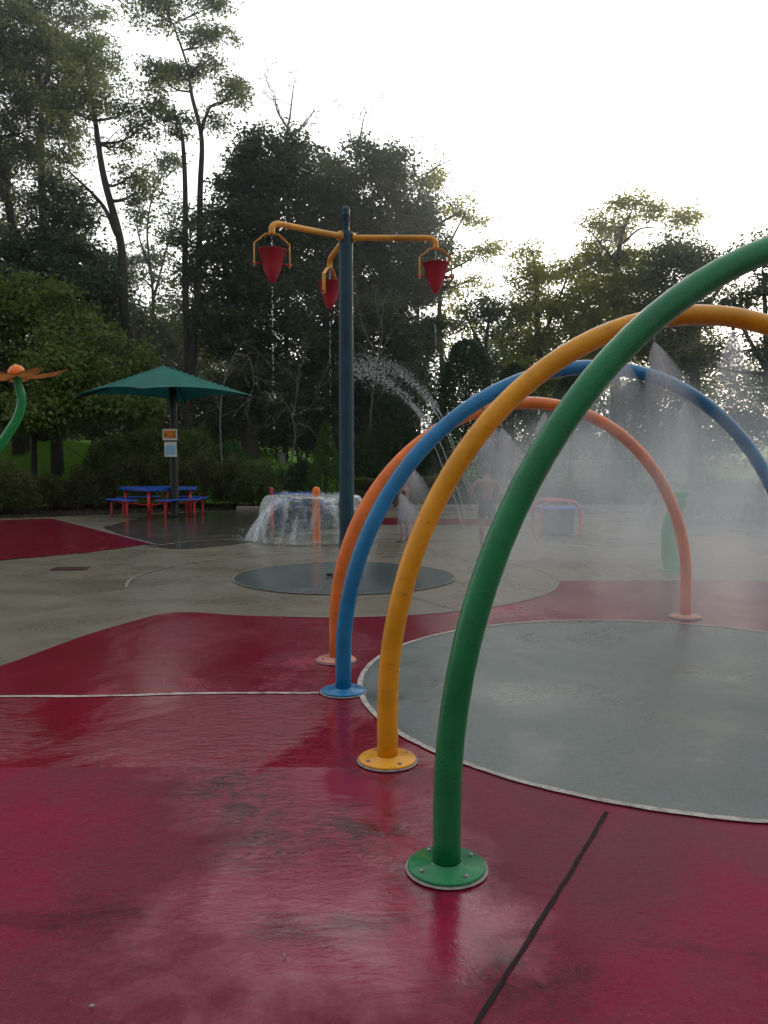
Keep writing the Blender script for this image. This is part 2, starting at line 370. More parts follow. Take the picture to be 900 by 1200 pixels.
tag(poly_sheet('red_field', clip(clip(whole, YS, False), YN, True), z1, M['red_mid']), kind='structure')
tag(poly_sheet('red_field', clip(whole, YN, False), z1, M['red_near']), kind='structure')
tag(strip_sheet('slab_joint', [(-14, YS - .02), (-7, YS - .02), (-2.4, 4.98), (-1.2, 5.05), (-.42, 5.06)], .035, z2, M['seam_light'], .006), kind='structure')
g1, g2 = ground(711, 953), ground(556, 1205)
tag(strip_sheet('slab_joint', [g1, ((g1[0] + g2[0]) / 2 + .004, (g1[1] + g2[1]) / 2), g2, (g2[0] - .55, g2[1] - 1.0), (-1.0, -1.0)], .015, z2, M['seam'], .0025), kind='structure')
# grey circles and their rims
tag(poly_sheet('grey_circle', [(CG[0] + RG * math.cos(a), CG[1] + RG * math.sin(a)) for a in np.linspace(0, 2 * PI, 128, endpoint=False)], z2, M['grey_paint']), kind='structure')
tag(ring_sheet('circle_rim', CG, RG - .018, RG + .018, z3, M['seam_light'], jitter=.004, seg=160), kind='structure')
tag(poly_sheet('slate_circle', [(CB[0] + 1.4 * math.cos(a), CB[1] + 1.4 * math.sin(a)) for a in np.linspace(0, 2 * PI, 96, endpoint=False)], z2, M['slate_pool']), kind='structure')
tag(ring_sheet('circle_rim', CB, 1.395, 1.415, z3, M['seam_faint'], jitter=.006), kind='structure')
tag(ring_sheet('circle_rim', CB, 2.64, 2.68, z2, M['seam_faint'], R(-100), R(200), jitter=.006), kind='structure')
for a in (R(196), R(-62), R(78), R(140), R(20)):
    tag(strip_sheet('slab_joint', [(CB[0] + 1.43 * math.cos(a), CB[1] + 1.43 * math.sin(a)), (CB[0] + 2.64 * math.cos(a), CB[1] + 2.64 * math.sin(a))], .02, z1, M['seam_faint'], .003), kind='structure')
tag(strip_sheet('slab_joint', [ground(*p) for p in [(560, 633), (640, 637), (770, 651), (900, 662)]], .07, z2, M['seam_light'], .01), kind='structure')
tag(strip_sheet('slab_joint', [(3.4, 9.93), (6, 9.68), (12, 9.28)], .05, z2, M['seam_light'], .01), kind='structure')
tag(strip_sheet('slab_joint', [ground(*p) for p in [(178, 640), (260, 633), (420, 636), (560, 633)]], .05, z2, M['seam_faint'], .01), kind='structure')
# small red field far left, red band behind the swimmers
rl = [ground(*p) for p in [(-260, 640), (0, 610), (62, 608), (110, 620), (178, 637.5), (100, 648), (0, 657), (-260, 690)]]
tag(poly_sheet('red_patch', rl, z2, M['red_far']), kind='structure')
tag(strip_sheet('slab_joint', [ground(*p) for p in [(62, 608), (110, 620), (180, 638)]], .05, z3, M['seam_faint'], .008), kind='structure')
tag(poly_sheet('red_band', [(-.4, 18.4), (3.0, 18.2), (3.0, 20.0), (-.4, 20.4)], z2, M['red_far']), kind='structure')
kb = bmesh.new(); box_bm((9.6, .16, .14), (4.4, 24.32, .045), None, .015, kb)
tag(from_bm('kerb', kb, M['grout'], smooth=False), kind='structure')
kb = bmesh.new(); box_bm((4.0, .16, .12), (-2.4, 23.98, .035), Matrix.Rotation(R(3), 3, 'Z'), .015, kb)
tag(from_bm('kerb', kb, M['grout'], smooth=False), kind='structure')

# drain grate in the concrete
dg = ground(82, 667); dr = empty('drain_grate', (dg[0], dg[1], z1), R(4), 'small rusty drain grate set in the stained concrete at left', 'drain')
b = bmesh.new()
for s in (-1, 1): box_bm((.46, .025, .012), (0, s * .11, .006), None, .002, b); box_bm((.025, .195, .012), (s * .2175, 0, .006), None, .002, b)
from_bm('frame', b, M['iron'], dr, False)
b = bmesh.new()
for k in range(9): box_bm((.018, .19, .008), (-.17 + k * .0425, 0, .005), None, .001, b)
from_bm('bars', b, M['iron'], dr, False)

# ------------------------------------------------------------------ the four arches
AR = [  # name, base, heading, half span, height, leg
    ('orange', (-.355, 5.889), 27.1, 1.802, 1.952, .30, [.26, .40, .52, .66, .80], 'smallest and farthest arch, orange tube wet with spray'),
    ('blue', (-.261, 5.081), 22.6, 1.995, 2.148, .231, [.19, .33, .47, .63, .80], 'blue tubular spray arch between the orange and yellow arches'),
    ('yellow', (.017, 3.899), 9.0, 1.649, 2.222, .257, [.26, .40, .53, .67, .80], 'yellow tubular spray arch standing between blue and green arches'),
    ('green', (.229, 2.846), 13.6, 1.839, 2.391, .223, [.30, .43, .56, .70, .82], 'nearest and tallest arch, thick green tube with beaded water')]
NOZ = []
def arch_pt(a, H_, L, u):
    """u 0..1 along the elliptic arc -> (along, up)"""
    t = PI * u; return a * (1 - math.cos(t)), L + (H_ - L) * math.sin(t)
for cname, base, phi, a, H_, L, us, lab in AR:
    root = empty('spray_arch', (base[0], base[1], z3), R(phi), lab, 'spray arch')
    pts = [(0, 0, 0.006), (0, 0, L * .5)] + [(x, 0, z) for x, z in (arch_pt(a, H_, L, u) for u in np.linspace(0, 1, 56))] + [(2 * a, 0, L * .5), (2 * a, 0, .006)]
    tube('tube', pts, .0515, M[cname], root, 28)
    for sx in (0, 2 * a):
        pm = M['pale_orange'] if cname == 'orange' else M[cname]
        pb = lathe_bm([(0, 0), (.138, 0), (.142, .004), (.142, .010), (.138, .014), (.062, .015), (.058, .022), (.052, .026)], 48)
        pl = from_bm('base_plate', pb, pm, root, True); pl.location = (sx, 0, 0)
        gb = lathe_bm([(.139, .002), (.150, .001), (.152, -.002)], 48)
        g = from_bm('grout_ring', gb, M['grout'], pl, True)
        for k in range(4):
            an = R(-58 - phi) + k * PI / 2
            bb = lathe_bm([(0, .024), (.007, .022), (.009, .020), (.009, .0145), (.011, .0142), (.011, .0135)], 6)
            bo = from_bm('bolt', bb, M['steel'], pl, False); bo.location = (.112 * math.cos(an), .112 * math.sin(an), 0)
    for u in us:
        x, z = arch_pt(a, H_, L, u); x2, z2_ = arch_pt(a, H_, L, u + .01)
        nx_, nz_ = (z2_ - z), -(x2 - x); l = math.hypot(nx_, nz_); nx_, nz_ = nx_ / l, nz_ / l     # inward normal
        P0 = (x + nx_ * .049, 0, z + nz_ * .049); P1 = (x + nx_ * .066, 0, z + nz_ * .066)
        tube('nozzle', [P0, P1], [.011, .007], M['steel'], root, 12)
        c, s = math.cos(R(phi)), math.sin(R(phi))
        NOZ.append((cname, u, Vector((base[0] + P1[0] * c, base[1] + P1[0] * s, P1[2] + z3)), Vector((nx_ * c, nx_ * s, nz_))))

# ------------------------------------------------------------------ water materials
def m_spray():
    t = NT('fine_spray'); uv = t.n('ShaderNodeTexCoord').outputs['UV']; sp = t.n('ShaderNodeSeparateXYZ', {0: uv})
    p = t.geo()
    st = t.noise(1.0, 4, .6, t.n('ShaderNodeCombineXYZ', {0: t.math('MULTIPLY', sp.outputs[0], 60.0), 1: t.math('MULTIPLY', sp.outputs[1], 3.0)}).outputs[0])
    ns = t.noise(46, 3, .7, p)
    fade = t.ramp(sp.outputs[1], [(0.0, 1.0), (.22, .62), (.45, .22), (.9, 0)])
    al = t.math('MULTIPLY', fade, t.math('ADD', t.math('MULTIPLY', st, 1.2), t.math('MULTIPLY', ns, .25)), True)
    edgef = t.n('ShaderNodeLayerWeight', {'Blend': .5}).outputs['Facing']
    soft = t.math('POWER', t.math('SUBTRACT', 1.0, edgef, True), 1.3)
    tip = t.ramp(sp.outputs[1], [(0.0, 1), (.14, 0)])
    al = t.math('MULTIPLY', al, t.mix(tip, soft, (.9, .9, .9)), True)
    d = t.n('ShaderNodeBsdfDiffuse', {'Color': (.62, .66, .70, 1)}).outputs[0]; tr = t.n('ShaderNodeBsdfTranslucent', {'Color': (.62, .66, .70, 1)}).outputs[0]
    m = t.n('ShaderNodeMixShader', {0: .5, 1: d, 2: tr}).outputs[0]
    t.surf(t.n('ShaderNodeMixShader', {0: al, 1: t.n('ShaderNodeBsdfTransparent').outputs[0], 2: m}).outputs[0]); return t.m
def m_sheet():
    t = NT('falling_water'); p = t.objc()
    st = t.noise(7, 6, .62, t.mapv(p, (1, 1, .45)), 1.6)
    sz = t.n('ShaderNodeSeparateXYZ', {0: p}).outputs[2]
    web = t.noise(2.6, 3, .5, t.mapv(p, (1, 1, 2.2)), 2.2)
    line = t.math('SUBTRACT', 1.0, t.math('MULTIPLY', t.math('ABSOLUTE', t.math('SUBTRACT', web, .5)), 16.0), True)
    low = t.ramp(sz, [(.0, .12), (.2, .03), (.8, .01)])
    foam = t.math('ADD', t.math('MULTIPLY', line, .26), t.math('MULTIPLY', t.ramp(st, [(.50, .05), (.66, .9)]), low), True)
    gl = t.n('ShaderNodeBsdfGlossy', {'Color': (.8, .85, .88, 1), 'Roughness': .08, 'Normal': t.bump(st, .8, .05)}).outputs[0]
    fr = t.n('ShaderNodeFresnel', {'IOR': 1.33, 'Normal': t.bump(st, .8, .05)}).outputs[0]
    wt = t.n('ShaderNodeBsdfDiffuse', {'Color': (.55, .60, .62, 1)}).outputs[0]
    a = t.n('ShaderNodeMixShader', {0: t.math('ADD', t.math('MULTIPLY', fr, .5), .02, True), 1: t.n('ShaderNodeBsdfTransparent', {'Color': (.90, .93, .94, 1)}).outputs[0], 2: gl}).outputs[0]
    t.surf(t.n('ShaderNodeMixShader', {0: foam, 1: a, 2: wt}).outputs[0]); return t.m
def m_drops():
    t = NT('water_drops')
    g = t.n('ShaderNodeBsdfGlossy', {'Color': (.9, .93, .95, 1), 'Roughness': .2}).outputs[0]
    d = t.n('ShaderNodeBsdfDiffuse', {'Color': (.6, .64, .66, 1)}).outputs[0]
    tr = t.n('ShaderNodeBsdfTransparent').outputs[0]
    a = t.n('ShaderNodeMixShader', {0: .6, 1: g, 2: d}).outputs[0]
    t.surf(t.n('ShaderNodeMixShader', {0: .55, 1: tr, 2: a}).outputs[0]); return t.m
M['spray'] = m_spray(); M['sheet'] = m_sheet(); M['drops'] = m_drops()

def drops_mesh(name, P, r, parent=None, mat=None, stretch=None):
    P = np.asarray(P, float); n = len(P); r = np.broadcast_to(r, (n,))
    o = np.array([[1, 0, 0], [-1, 0, 0], [0, 1, 0], [0, -1, 0], [0, 0, 1], [0, 0, -1]], float)
    if stretch is not None: o = o * np.asarray(stretch)
    V = (P[:, None, :] + o[None] * r[:, None, None]).reshape(-1, 3)
    t = np.array([[0, 2, 4], [2, 1, 4], [1, 3, 4], [3, 0, 4], [2, 0, 5], [1, 2, 5], [3, 1, 5], [0, 3, 5]])
    Q = (np.arange(n)[:, None, None] * 6 + t[None]).reshape(-1, 3)
    return npmesh(name, V, Q, mat or M['drops'], parent, smooth=True)

ORD = ['first', 'second', 'third', 'fourth', 'fifth']
cnt = {}
for cname, u, P, nrm in NOZ:
    k = cnt.get(cname, 0); cnt[cname] = k + 1
    rr = random.Random(hash((cname == 'blue', cname == 'green', cname == 'orange', k)) & 0xffff)
    L = .42 + .10 * rr.random(); nr, ns = 22, 36
    V = []; UV = []
    d = (nrm * .55 + Vector((rr.uniform(-.08, .08), rr.uniform(-.12, .12), -.75))).normalized()
    side = d.cross(Vector((0, 0, 1)));
    side = Vector((1, 0, 0)) if side.length < .05 else side.normalized()
    fwd = side.cross(d).normalized()
    for i in range(nr):
        s = i / (nr - 1); rad = .21 * s ** .85 * (1 + .1 * math.sin(7 * s))
        c = P + d * (L * s) + Vector((.10 * s * s, 0, -.30 * s * s))
        for j in range(ns):
            a = 2 * PI * j / ns; q = 1 + .05 * math.sin(3 * a + k)
            V.append(c + side * rad * q * math.cos(a) + fwd * rad * q * math.sin(a)); UV.append((j / ns, s))
    Q = [(i * ns + j, i * ns + (j + 1) % ns, (i + 1) * ns + (j + 1) % ns, (i + 1) * ns + j) for i in range(nr - 1) for j in range(ns)]
    o = npmesh('water_spray', V, Q, M['spray'], smooth=True); me = o.data
    uvl = me.uv_layers.new(name='uv'); 
    vi = np.empty(len(me.loops), np.int32); me.loops.foreach_get('vertex_index', vi)
    uvl.data.foreach_set('uv', np.array(UV, np.float32)[vi].ravel())
    tag(o, f'veil of fine spray from the {ORD[k]} nozzle from the left foot of the {cname} arch', 'water spray', 'sprays inside the arches')

# mist hanging under and beyond the arches : a real volume
def m_mist(dens, cx, sx, plumes=()):
    t = NT('mist'); p = t.geo()
    q = t.n('ShaderNodeVectorMath', {0: p, 1: cx}, operation='SUBTRACT').outputs[0]
    q = t.n('ShaderNodeVectorMath', {0: q, 1: sx}, operation='DIVIDE').outputs[0]
    l = t.n('ShaderNodeVectorMath', {0: q}, operation='LENGTH').outputs['Value']
    fall = t.ramp(l, [(.25, 1), (.6, .5), (.98, 0)])
    n = t.noise(1.1, 3, .6, t.mapv(p, (1, 1, .8)), .6)
    nn = t.ramp(n, [(.36, .05), (.64, 1)])
    de = t.math('MULTIPLY', t.math('MULTIPLY', fall, nn), dens)
    for c_ in plumes:
        q2 = t.n('ShaderNodeVectorMath', {0: p, 1: c_}, operation='SUBTRACT').outputs[0]
        q2 = t.n('ShaderNodeVectorMath', {0: q2, 1: (.25, .25, .50)}, operation='DIVIDE').outputs[0]
        l2 = t.n('ShaderNodeVectorMath', {0: q2}, operation='LENGTH').outputs['Value']
        de = t.math('ADD', de, t.math('MULTIPLY', t.math('SUBTRACT', 1.0, l2, True), 2.3))
    v = t.n('ShaderNodeVolumeScatter', {'Color': (.42, .475, .53, 1), 'Density': de, 'Anisotropy': .35}).outputs[0]
    t.t.links.new(v, t.out.inputs['Volume']); return t.m
def mist(center, size, dens, label, plumes=()):
    bm = bmesh.new(); bmesh.ops.create_icosphere(bm, subdivisions=4, radius=1)
    for v in bm.verts:
        n = 1 + .10 * math.sin(3 * v.co.x + 5 * v.co.y) * math.cos(4 * v.co.z)
        v.co = Vector((center[0] + v.co.x * size[0] * n, center[1] + v.co.y * size[1] * n, max(.03, center[2] + v.co.z * size[2] * n)))
    o = from_bm('mist_cloud', bm, m_mist(dens, center, size, plumes)); tag(o, label, 'mist', kind='stuff'); return o
PL = [(P_.x + N_.x * .3, P_.y + N_.y * .3, P_.z - .42) for cn_, u_, P_, N_ in NOZ if (cn_ in ('orange', 'blue', 'yellow')) and u_ > .35 and P_.x > 1.25]
mist((4.0, 8.9, .65), (4.0, 7.2, 1.95), .55, 'grey mist drifting under and beyond the right side of the arches', PL)

# ------------------------------------------------------------------ bucket tower
PX, PY = -.475, 10.2
tw = empty('bucket_tower', (PX, PY, z3), 0, 'tall slate blue pole with three amber arms over wet slate circle', 'water feature')
b = lathe_bm([(.0, 0), (.20, 0), (.205, .012), (.20, .02), (.097, .022), (.094, .06), (.094, 2.0), (.088, 4.27), (.084, 4.30), (.050, 4.305), (0, 4.305)], 40)
from_bm('pole', b, M['slate'], tw)
b = lathe_bm([(.044, 4.30), (.044, 4.50), (.050, 4.505), (.050, 4.52), (.040, 4.525), (.052, 4.56), (.050, 4.585), (.03, 4.61), (.014, 4.615), (.012, 4.63), (0, 4.635)], 28)
from_bm('finial', b, M['slate'], tw)
b = bmesh.new(); box_bm((.08, .05, .03), (-.22, -.02, .02), None, .006, b); from_bm('cleat', b, M['black'], tw)
ARMS = [(222, 1.10, 4.24), (1, 1.12, 4.235), (104, 1.13, 4.24)]
blab = ['left red cone bucket hanging under the arm that points left', 'right red cone bucket hanging beneath the arm that points right', 'red cone bucket partly behind the slate pole']
for k, (an, ln, z) in enumerate(ARMS):
    c, s = math.cos(R(an)), math.sin(R(an)); rise = -.03 if k == 0 else .0
    P = [(.07 * c, .07 * s, z)] + [(r_ * c, r_ * s, z + rise * r_) for r_ in (.3, .7, ln - .12)] + [(( ln - .04) * c, (ln - .04) * s, z + rise * ln - .015), (ln * c, ln * s, z + rise * ln - .06), (ln * c, ln * s, z + rise * ln - .13)]
    arm = tube('arm', smoothpts(P, 5), .036, M['arm'], tw, 20)
    cb = lathe_bm([(0, 0), (.062, 0), (.062, .022), (0, .022)], 20); bmesh.ops.rotate(cb, cent=(0, 0, 0), matrix=Matrix.Rotation(PI / 2, 3, 'Y'), verts=cb.verts)
    bmesh.ops.rotate(cb, cent=(0, 0, 0), matrix=Matrix.Rotation(R(an), 3, 'Z'), verts=cb.verts); bmesh.ops.translate(cb, vec=(.085 * c, .085 * s, z), verts=cb.verts)
    from_bm('collar', cb, M['arm'], arm)
    # yoke of flat bar across the arm's end
    yz = z + rise * ln - .13; ya = {0: R(15), 1: R(10), 2: R(70)}[k]
    prof = [(-.205, -.37), (-.205, -.11), (-.075, 0), (.075, 0), (.205, -.11), (.205, -.37)]
    b = bmesh.new()
    for (x0, q0), (x1, q1) in zip(prof, prof[1:]):
        l = math.hypot(x1 - x0, q1 - q0); m = Matrix.Rotation(-math.atan2(q1 - q0, x1 - x0), 3, 'Y')
        box_bm((l + .012, .05, .012), ((x0 + x1) / 2, 0, (q0 + q1) / 2), m, .002, b)
    bmesh.ops.rotate(b, cent=(0, 0, 0), matrix=Matrix.Rotation(ya, 3, 'Z'), verts=b.verts)
    bmesh.ops.translate(b, vec=(ln * c, ln * s, yz), verts=b.verts)
    from_bm('yoke', b, M['arm'], arm, False)
    bk = empty('tipping_bucket', (PX + ln * c, PY + ln * s, z3 + yz - .34), ya, blab[k], 'bucket', 'red buckets under the tower arms')
    cb = lathe_bm([(0, -.245), (.022, -.240), (.042, -.222), (.100, -.08), (.172, .175), (.180, .178), (.180, .184), (.166, .184), (.092, -.07), (.03, -.21), (0, -.22)], 36)
    bmesh.ops.scale(cb, vec=(.95, .95, .88), verts=cb.verts); from_bm('cone', cb, M['bucket'], bk)
    for sx in (-1, 1): tube('pivot', [(sx * .125, 0, 0), (sx * .235, 0, 0)], .013, M['bucket'], bk, 10)
    # trickle filling it and dripping from the tip
    rr = random.Random(k); x, y = PX + ln * c, PY + ln * s
    n = 120; zz = [yz + z3 - .02 - .20 * rr.random() for _ in range(40)] + [z3 + yz - .6 - (abs(rr.gauss(0, .9))) for _ in range(n // 2)]
    Pd = [(x + rr.gauss(0, .004), y + rr.gauss(0, .004), max(.03, q)) for q in zz]
    o = drops_mesh('water_trickle', Pd, np.array([rr.uniform(.003, .0065) for _ in zz]), stretch=(1, 1, 2.6))
    tag(o, ['thin water trickle through the left red bucket', 'thin water trickle at the right red bucket', 'thin water trickle at the bucket behind the pole'][k], 'water', kind='stuff')

# ------------------------------------------------------------------ bollard sprayer with its water bell
BX, BY = ground(371, 636); bo = empty('spray_bollard', (BX, BY, z1), 0, 'orange round topped bollard standing against the dome of falling water', 'bollard')
b = lathe_bm([(0, 0), (.11, 0), (.11, .012), (.073, .014), (.070, .02), (.070, .92), (.066, .955), (.05, .985), (.025, 1.0), (0, 1.004)], 28)
from_bm('post', b, M['orange'], bo)
b = lathe_bm([(.071, .80), (.078, .80), (.078, .83), (.071, .83)], 28); from_bm('nozzle_ring', b, M['orange'], bo)
rr = random.Random(11); nu, nv = 120, 40; V = []
for i in range(nv):
    s = i / (nv - 1)
    for j in range(nu):
        a = 2 * PI * j / nu
        wob = .035 * math.sin(5 * a + 9 * s) + .03 * math.sin(11 * a - 6 * s + 1) + .02 * math.sin(23 * a + 4 * s)
        if s < .5: q = s / .5; r_ = .09 + .66 * q; z = .84 + .06 * math.sin(q * PI * .75)
        else:
            q = (s - .5) / .5; r_ = .75 + .32 * q ** .8; z = .882 * (1 - q ** 1.6)
        r_ *= 1 + wob * s * 1.6; z += wob * .35 * min(1, s * 1.5) * (1 - max(0, s - .9) * 8)
        V.append((r_ * math.cos(a) - .10 * s, r_ * math.sin(a), max(.02, z)))
Q = [(i * nu + j, i * nu + (j + 1) % nu, (i + 1) * nu + (j + 1) % nu, (i + 1) * nu + j) for i in range(nv - 1) for j in range(nu)]
bell = npmesh('water_bell', V, Q, M['sheet'], smooth=True); bell.location = (BX - .02, BY + .45, z1); bell.scale = (1.05, .9, .93)
tag(bell, 'clear low dome of falling water just behind the orange bollard', 'water')
P = []
for _ in range(5200):
    a = rr.uniform(0, 2 * PI); q = rr.random()
    if rr.random() < .45: r_ = 1.02 + abs(rr.gauss(0, .22)); z = .02 + abs(rr.gauss(0, .10))
    else: s = rr.random(); r_ = (.5 + .55 * s ** .7) + rr.gauss(0, .035); z = max(.02, .86 * (1 - s ** 1.9) + rr.gauss(0, .03))
    P.append((BX - .1 + r_ * math.cos(a), BY + .45 + r_ * .9 * math.sin(a), z))
o = drops_mesh('water_splash', P, np.array([rr.uniform(.003, .0095) for _ in P])); tag(o, 'splashing drops around the foot of the water bell', 'water', kind='stuff')

# arcing jets beyond the arches: from ground nozzles up and to the left
jets = [[(545, 614), (541, 588), (526, 546), (517, 522), (505, 500), (490, 480), (463, 453), (436, 440), (412, 437)],
        [(541, 616), (535, 590), (519, 548), (509, 522), (497, 497), (482, 474), (455, 450), (428, 434), (404, 430)],
        [(567, 612), (562, 598), (547, 561), (532, 522), (517, 487), (502, 464), (478, 440), (452, 426), (424, 424)],
        [(560, 614), (552, 586), (538, 545), (525, 512), (511, 484), (494, 461), (470, 440), (440, 428), (415, 428)]]
for k, jp in enumerate(jets):
    pts = smoothpts([at(x, y, 17.5 + .25 * k - .15 * i) for i, (x, y) in enumerate(jp)], 16)
    pts[0, 2] = .02; P = []; rd = []
    n = len(pts)
    for i in range(n - 1):
        f = i / n; m = 12
        for _ in range(m):
            t = rr.random(); p = pts[i] * (1 - t) + pts[i + 1] * t; sp = .004 + .30 * max(0, f - .42) ** 1.4
            P.append(p + np.array([rr.gauss(0, sp), rr.gauss(0, sp), rr.gauss(0, sp)])); rd.append(rr.uniform(.0025, .007) * (1.0 if f < .5 else 1.3))
    hf = int(n * .62); o = tube('water_jet', pts[:hf], np.linspace(.007, .003, hf), M['drops'], None, 6); drops_mesh('loose_drops', P, np.array(rd), o, stretch=(1, 1, 1.7))['kind'] = 'stuff'
    tag(o, ['thin arcing water jet nearest the blue arch, breaking into drops', 'second thin water jet arcing left toward the slate pole', 'rightmost water jet, rising between the two bathers', 'high water jet arcing between its neighbours'][k], 'water jet', 'arcing jets behind the arches')

# ------------------------------------------------------------------ flower sprayer
FX, FY = at(20, 440, 10).x, 10.0
fl = empty('spray_flower', (FX - .62, FY, z3), 0, 'giant metal flower with flat orange petals on curved green stem', 'water feature')
fz = at(20, 442, 10).z
stem = smoothpts([(-.12, 0, 0), (-.10, 0, .5), (.0, 0, 1.0), (.22, 0, 1.45), (.40, 0, 1.68), (.60, 0, 1.98), (.67, 0, 2.2), (.64, 0, 2.38), (.62, 0, fz - .02)], 6)
tube('stem', stem, np.linspace(.062, .052, len(stem)), M['bright_green'], fl, 20)
b = lathe_bm([(0, 0), (.15, 0), (.15, .015), (.06, .02)], 30, None, (-.12, 0, 0)); from_bm('base_plate', b, M['green'], fl)
tilt = Matrix.Rotation(R(-6), 3, 'Y') @ Matrix.Rotation(R(1), 3, 'X')
b = lathe_bm([(.0, -.01), (.085, -.01), (.105, .01), (.10, .05), (.075, .09), (.04, .113), (.015, .12), (0, .135)], 30)
bmesh.ops.rotate(b, cent=(0, 0, 0), matrix=tilt, verts=b.verts); bmesh.ops.translate(b, vec=(.62, 0, fz + .02), verts=b.verts)
from_bm('flower_centre', b, M['orange'], fl)
for k in range(7):
    an = R(8 + k * 360 / 7); b = bmesh.new(); rows = []
    for i in range(13):
        s = i / 12; wd = .145 * math.sin(min(1, s * 1.03 + .06) * PI) ** .6 * (.55 + .55 * s) + .01; r_ = .06 + .54 * s
        rows.append([b.verts.new((r_, wd * q, -.05 * s * (1 - s) * 1.6 + .03 * s * s - .02 * (1 - q * q) * (1 - s * .3) + .012 * math.sin(k * 2.3) * s)) for q in (-1, -.5, 0, .5, 1)])
    for p, q in zip(rows, rows[1:]):
        for j in range(4): b.faces.new((p[j], p[j + 1], q[j + 1], q[j]))
    bmesh.ops.solidify(b, geom=b.faces[:], thickness=.018)
    m = tilt @ Matrix.Rotation(an, 3, 'Z')
    bmesh.ops.rotate(b, cent=(0, 0, 0), matrix=m, verts=b.verts); bmesh.ops.translate(b, vec=(.62, 0, fz + .004 * (k % 2)), verts=b.verts)
    bmesh.ops.recalc_face_normals(b, faces=b.faces); from_bm('petal', b, M['petal'], fl)

# ------------------------------------------------------------------ shade umbrella, signs, picnic tables
UX, UY = ground(205, 606)
um = empty('shade_umbrella', (UX, UY, z1), 0, 'square dark green shade umbrella on black post over blue table', 'umbrella')
b = lathe_bm([(0, 0), (.22, 0), (.22, .02), (.115, .024), (.108, .05), (.100, 3.3), (.06, 3.85), (0, 3.86)], 24); from_bm('pole', b, M['black'], um)
cx0 = -.22; zc, ze, hs = 3.90, 3.10, 1.66; b = bmesh.new(); n = 16; grid = {}
for i in range(-n, n + 1):
    for j in range(-n, n + 1):
        u, v = i / n, j / n; m = max(abs(u), abs(v)); w_ = min(abs(u), abs(v)) / m if m else 0
        z = zc + (ze - zc) * m; sag = (1 - w_ * w_)
        z += .13 * m ** 6 * sag - .05 * math.sin(m * PI) * sag; pull = 1 - .045 * m ** 2 * sag
        grid[i, j] = b.verts.new((u * hs * pull, v * hs * pull, z))
for i in range(-n, n):
    for j in range(-n, n): b.faces.new((grid[i, j], grid[i + 1, j], grid[i + 1, j + 1], grid[i, j + 1]))
cn = from_bm('canopy', b, M['canvas_green'], um, False); cn.location = (cx0, 0, 0); cn.rotation_euler = (0, 0, R(45 + 3))
for sx in (-1, 1):
    for sy in (-1, 1): tube('rib', [(cx0 * .2, 0, 3.74), (cx0 + (sx + sy) * hs * .68, (sx - sy) * hs * .68, ze - .02)], .022, M['black'], um, 8)
def m_sign(kind):
    t = NT('sign_' + kind); p = t.objc()
    if kind == 'orange':
        n = t.noise(14, 2, .5, p); c = t.mix(t.ramp(n, [(.44, 0), (.5, 1)]), (.75, .12, .01), (.78, .30, .02))
        n2 = t.noise(19, 2, .5, t.mapv(p, loc=(3, 0, 1))); c = t.mix(t.ramp(n2, [(.60, 0), (.64, 1)]), c, (.10, .16, .04))
    else:
        n = t.noise(5, 3, .5, p); c = t.mix(n, (.20, .48, .68), (.33, .60, .78))
    t.bsdf(Base_Color=c, Roughness=.4); return t.m
M['sign_o'] = m_sign('orange'); M['sign_b'] = m_sign('blue'); M['white'] = m_plain('white_plate', (.70, .72, .70), .5, 0, .12, 12)
sg = empty('rules_sign', (UX - .06, UY - .125, 1.98), R(3), 'small orange picture sign, upper one on the black umbrella post', 'sign')
from_bm('plate', box_bm((.37, .01, .29), (0, 0, .145), None, .003), M['white'], sg, False)
from_bm('picture_panel', box_bm((.32, .004, .20), (0, -.0075, .15), None, .0), M['sign_o'], sg, False)
M['print'] = m_plain('dark_green_print', (.10, .17, .05), .5)
for w_, x_, z_ in ((.08, -.10, .13), (.05, .10, .20), (.05, .09, .11)):
    o = from_bm('pictogram', lathe_bm([(0, 0), (w_ / 2, 0), (w_ / 2, .002), (0, .002)], 12), M['print'], sg, False); o.rotation_euler = (PI / 2, 0, 0); o.location = (x_, -.0097, z_)
sg = empty('notice_sign', (UX - .05, UY - .125, 1.56), R(3), 'white and pale blue notice, lower one on the black umbrella post', 'sign')
from_bm('plate', box_bm((.31, .01, .38), (0, 0, .19), None, .003), M['white'], sg, False)
from_bm('blue_panel', box_bm((.25, .004, .24), (0, -.0075, .165), None, 0), M['sign_b'], sg, False)

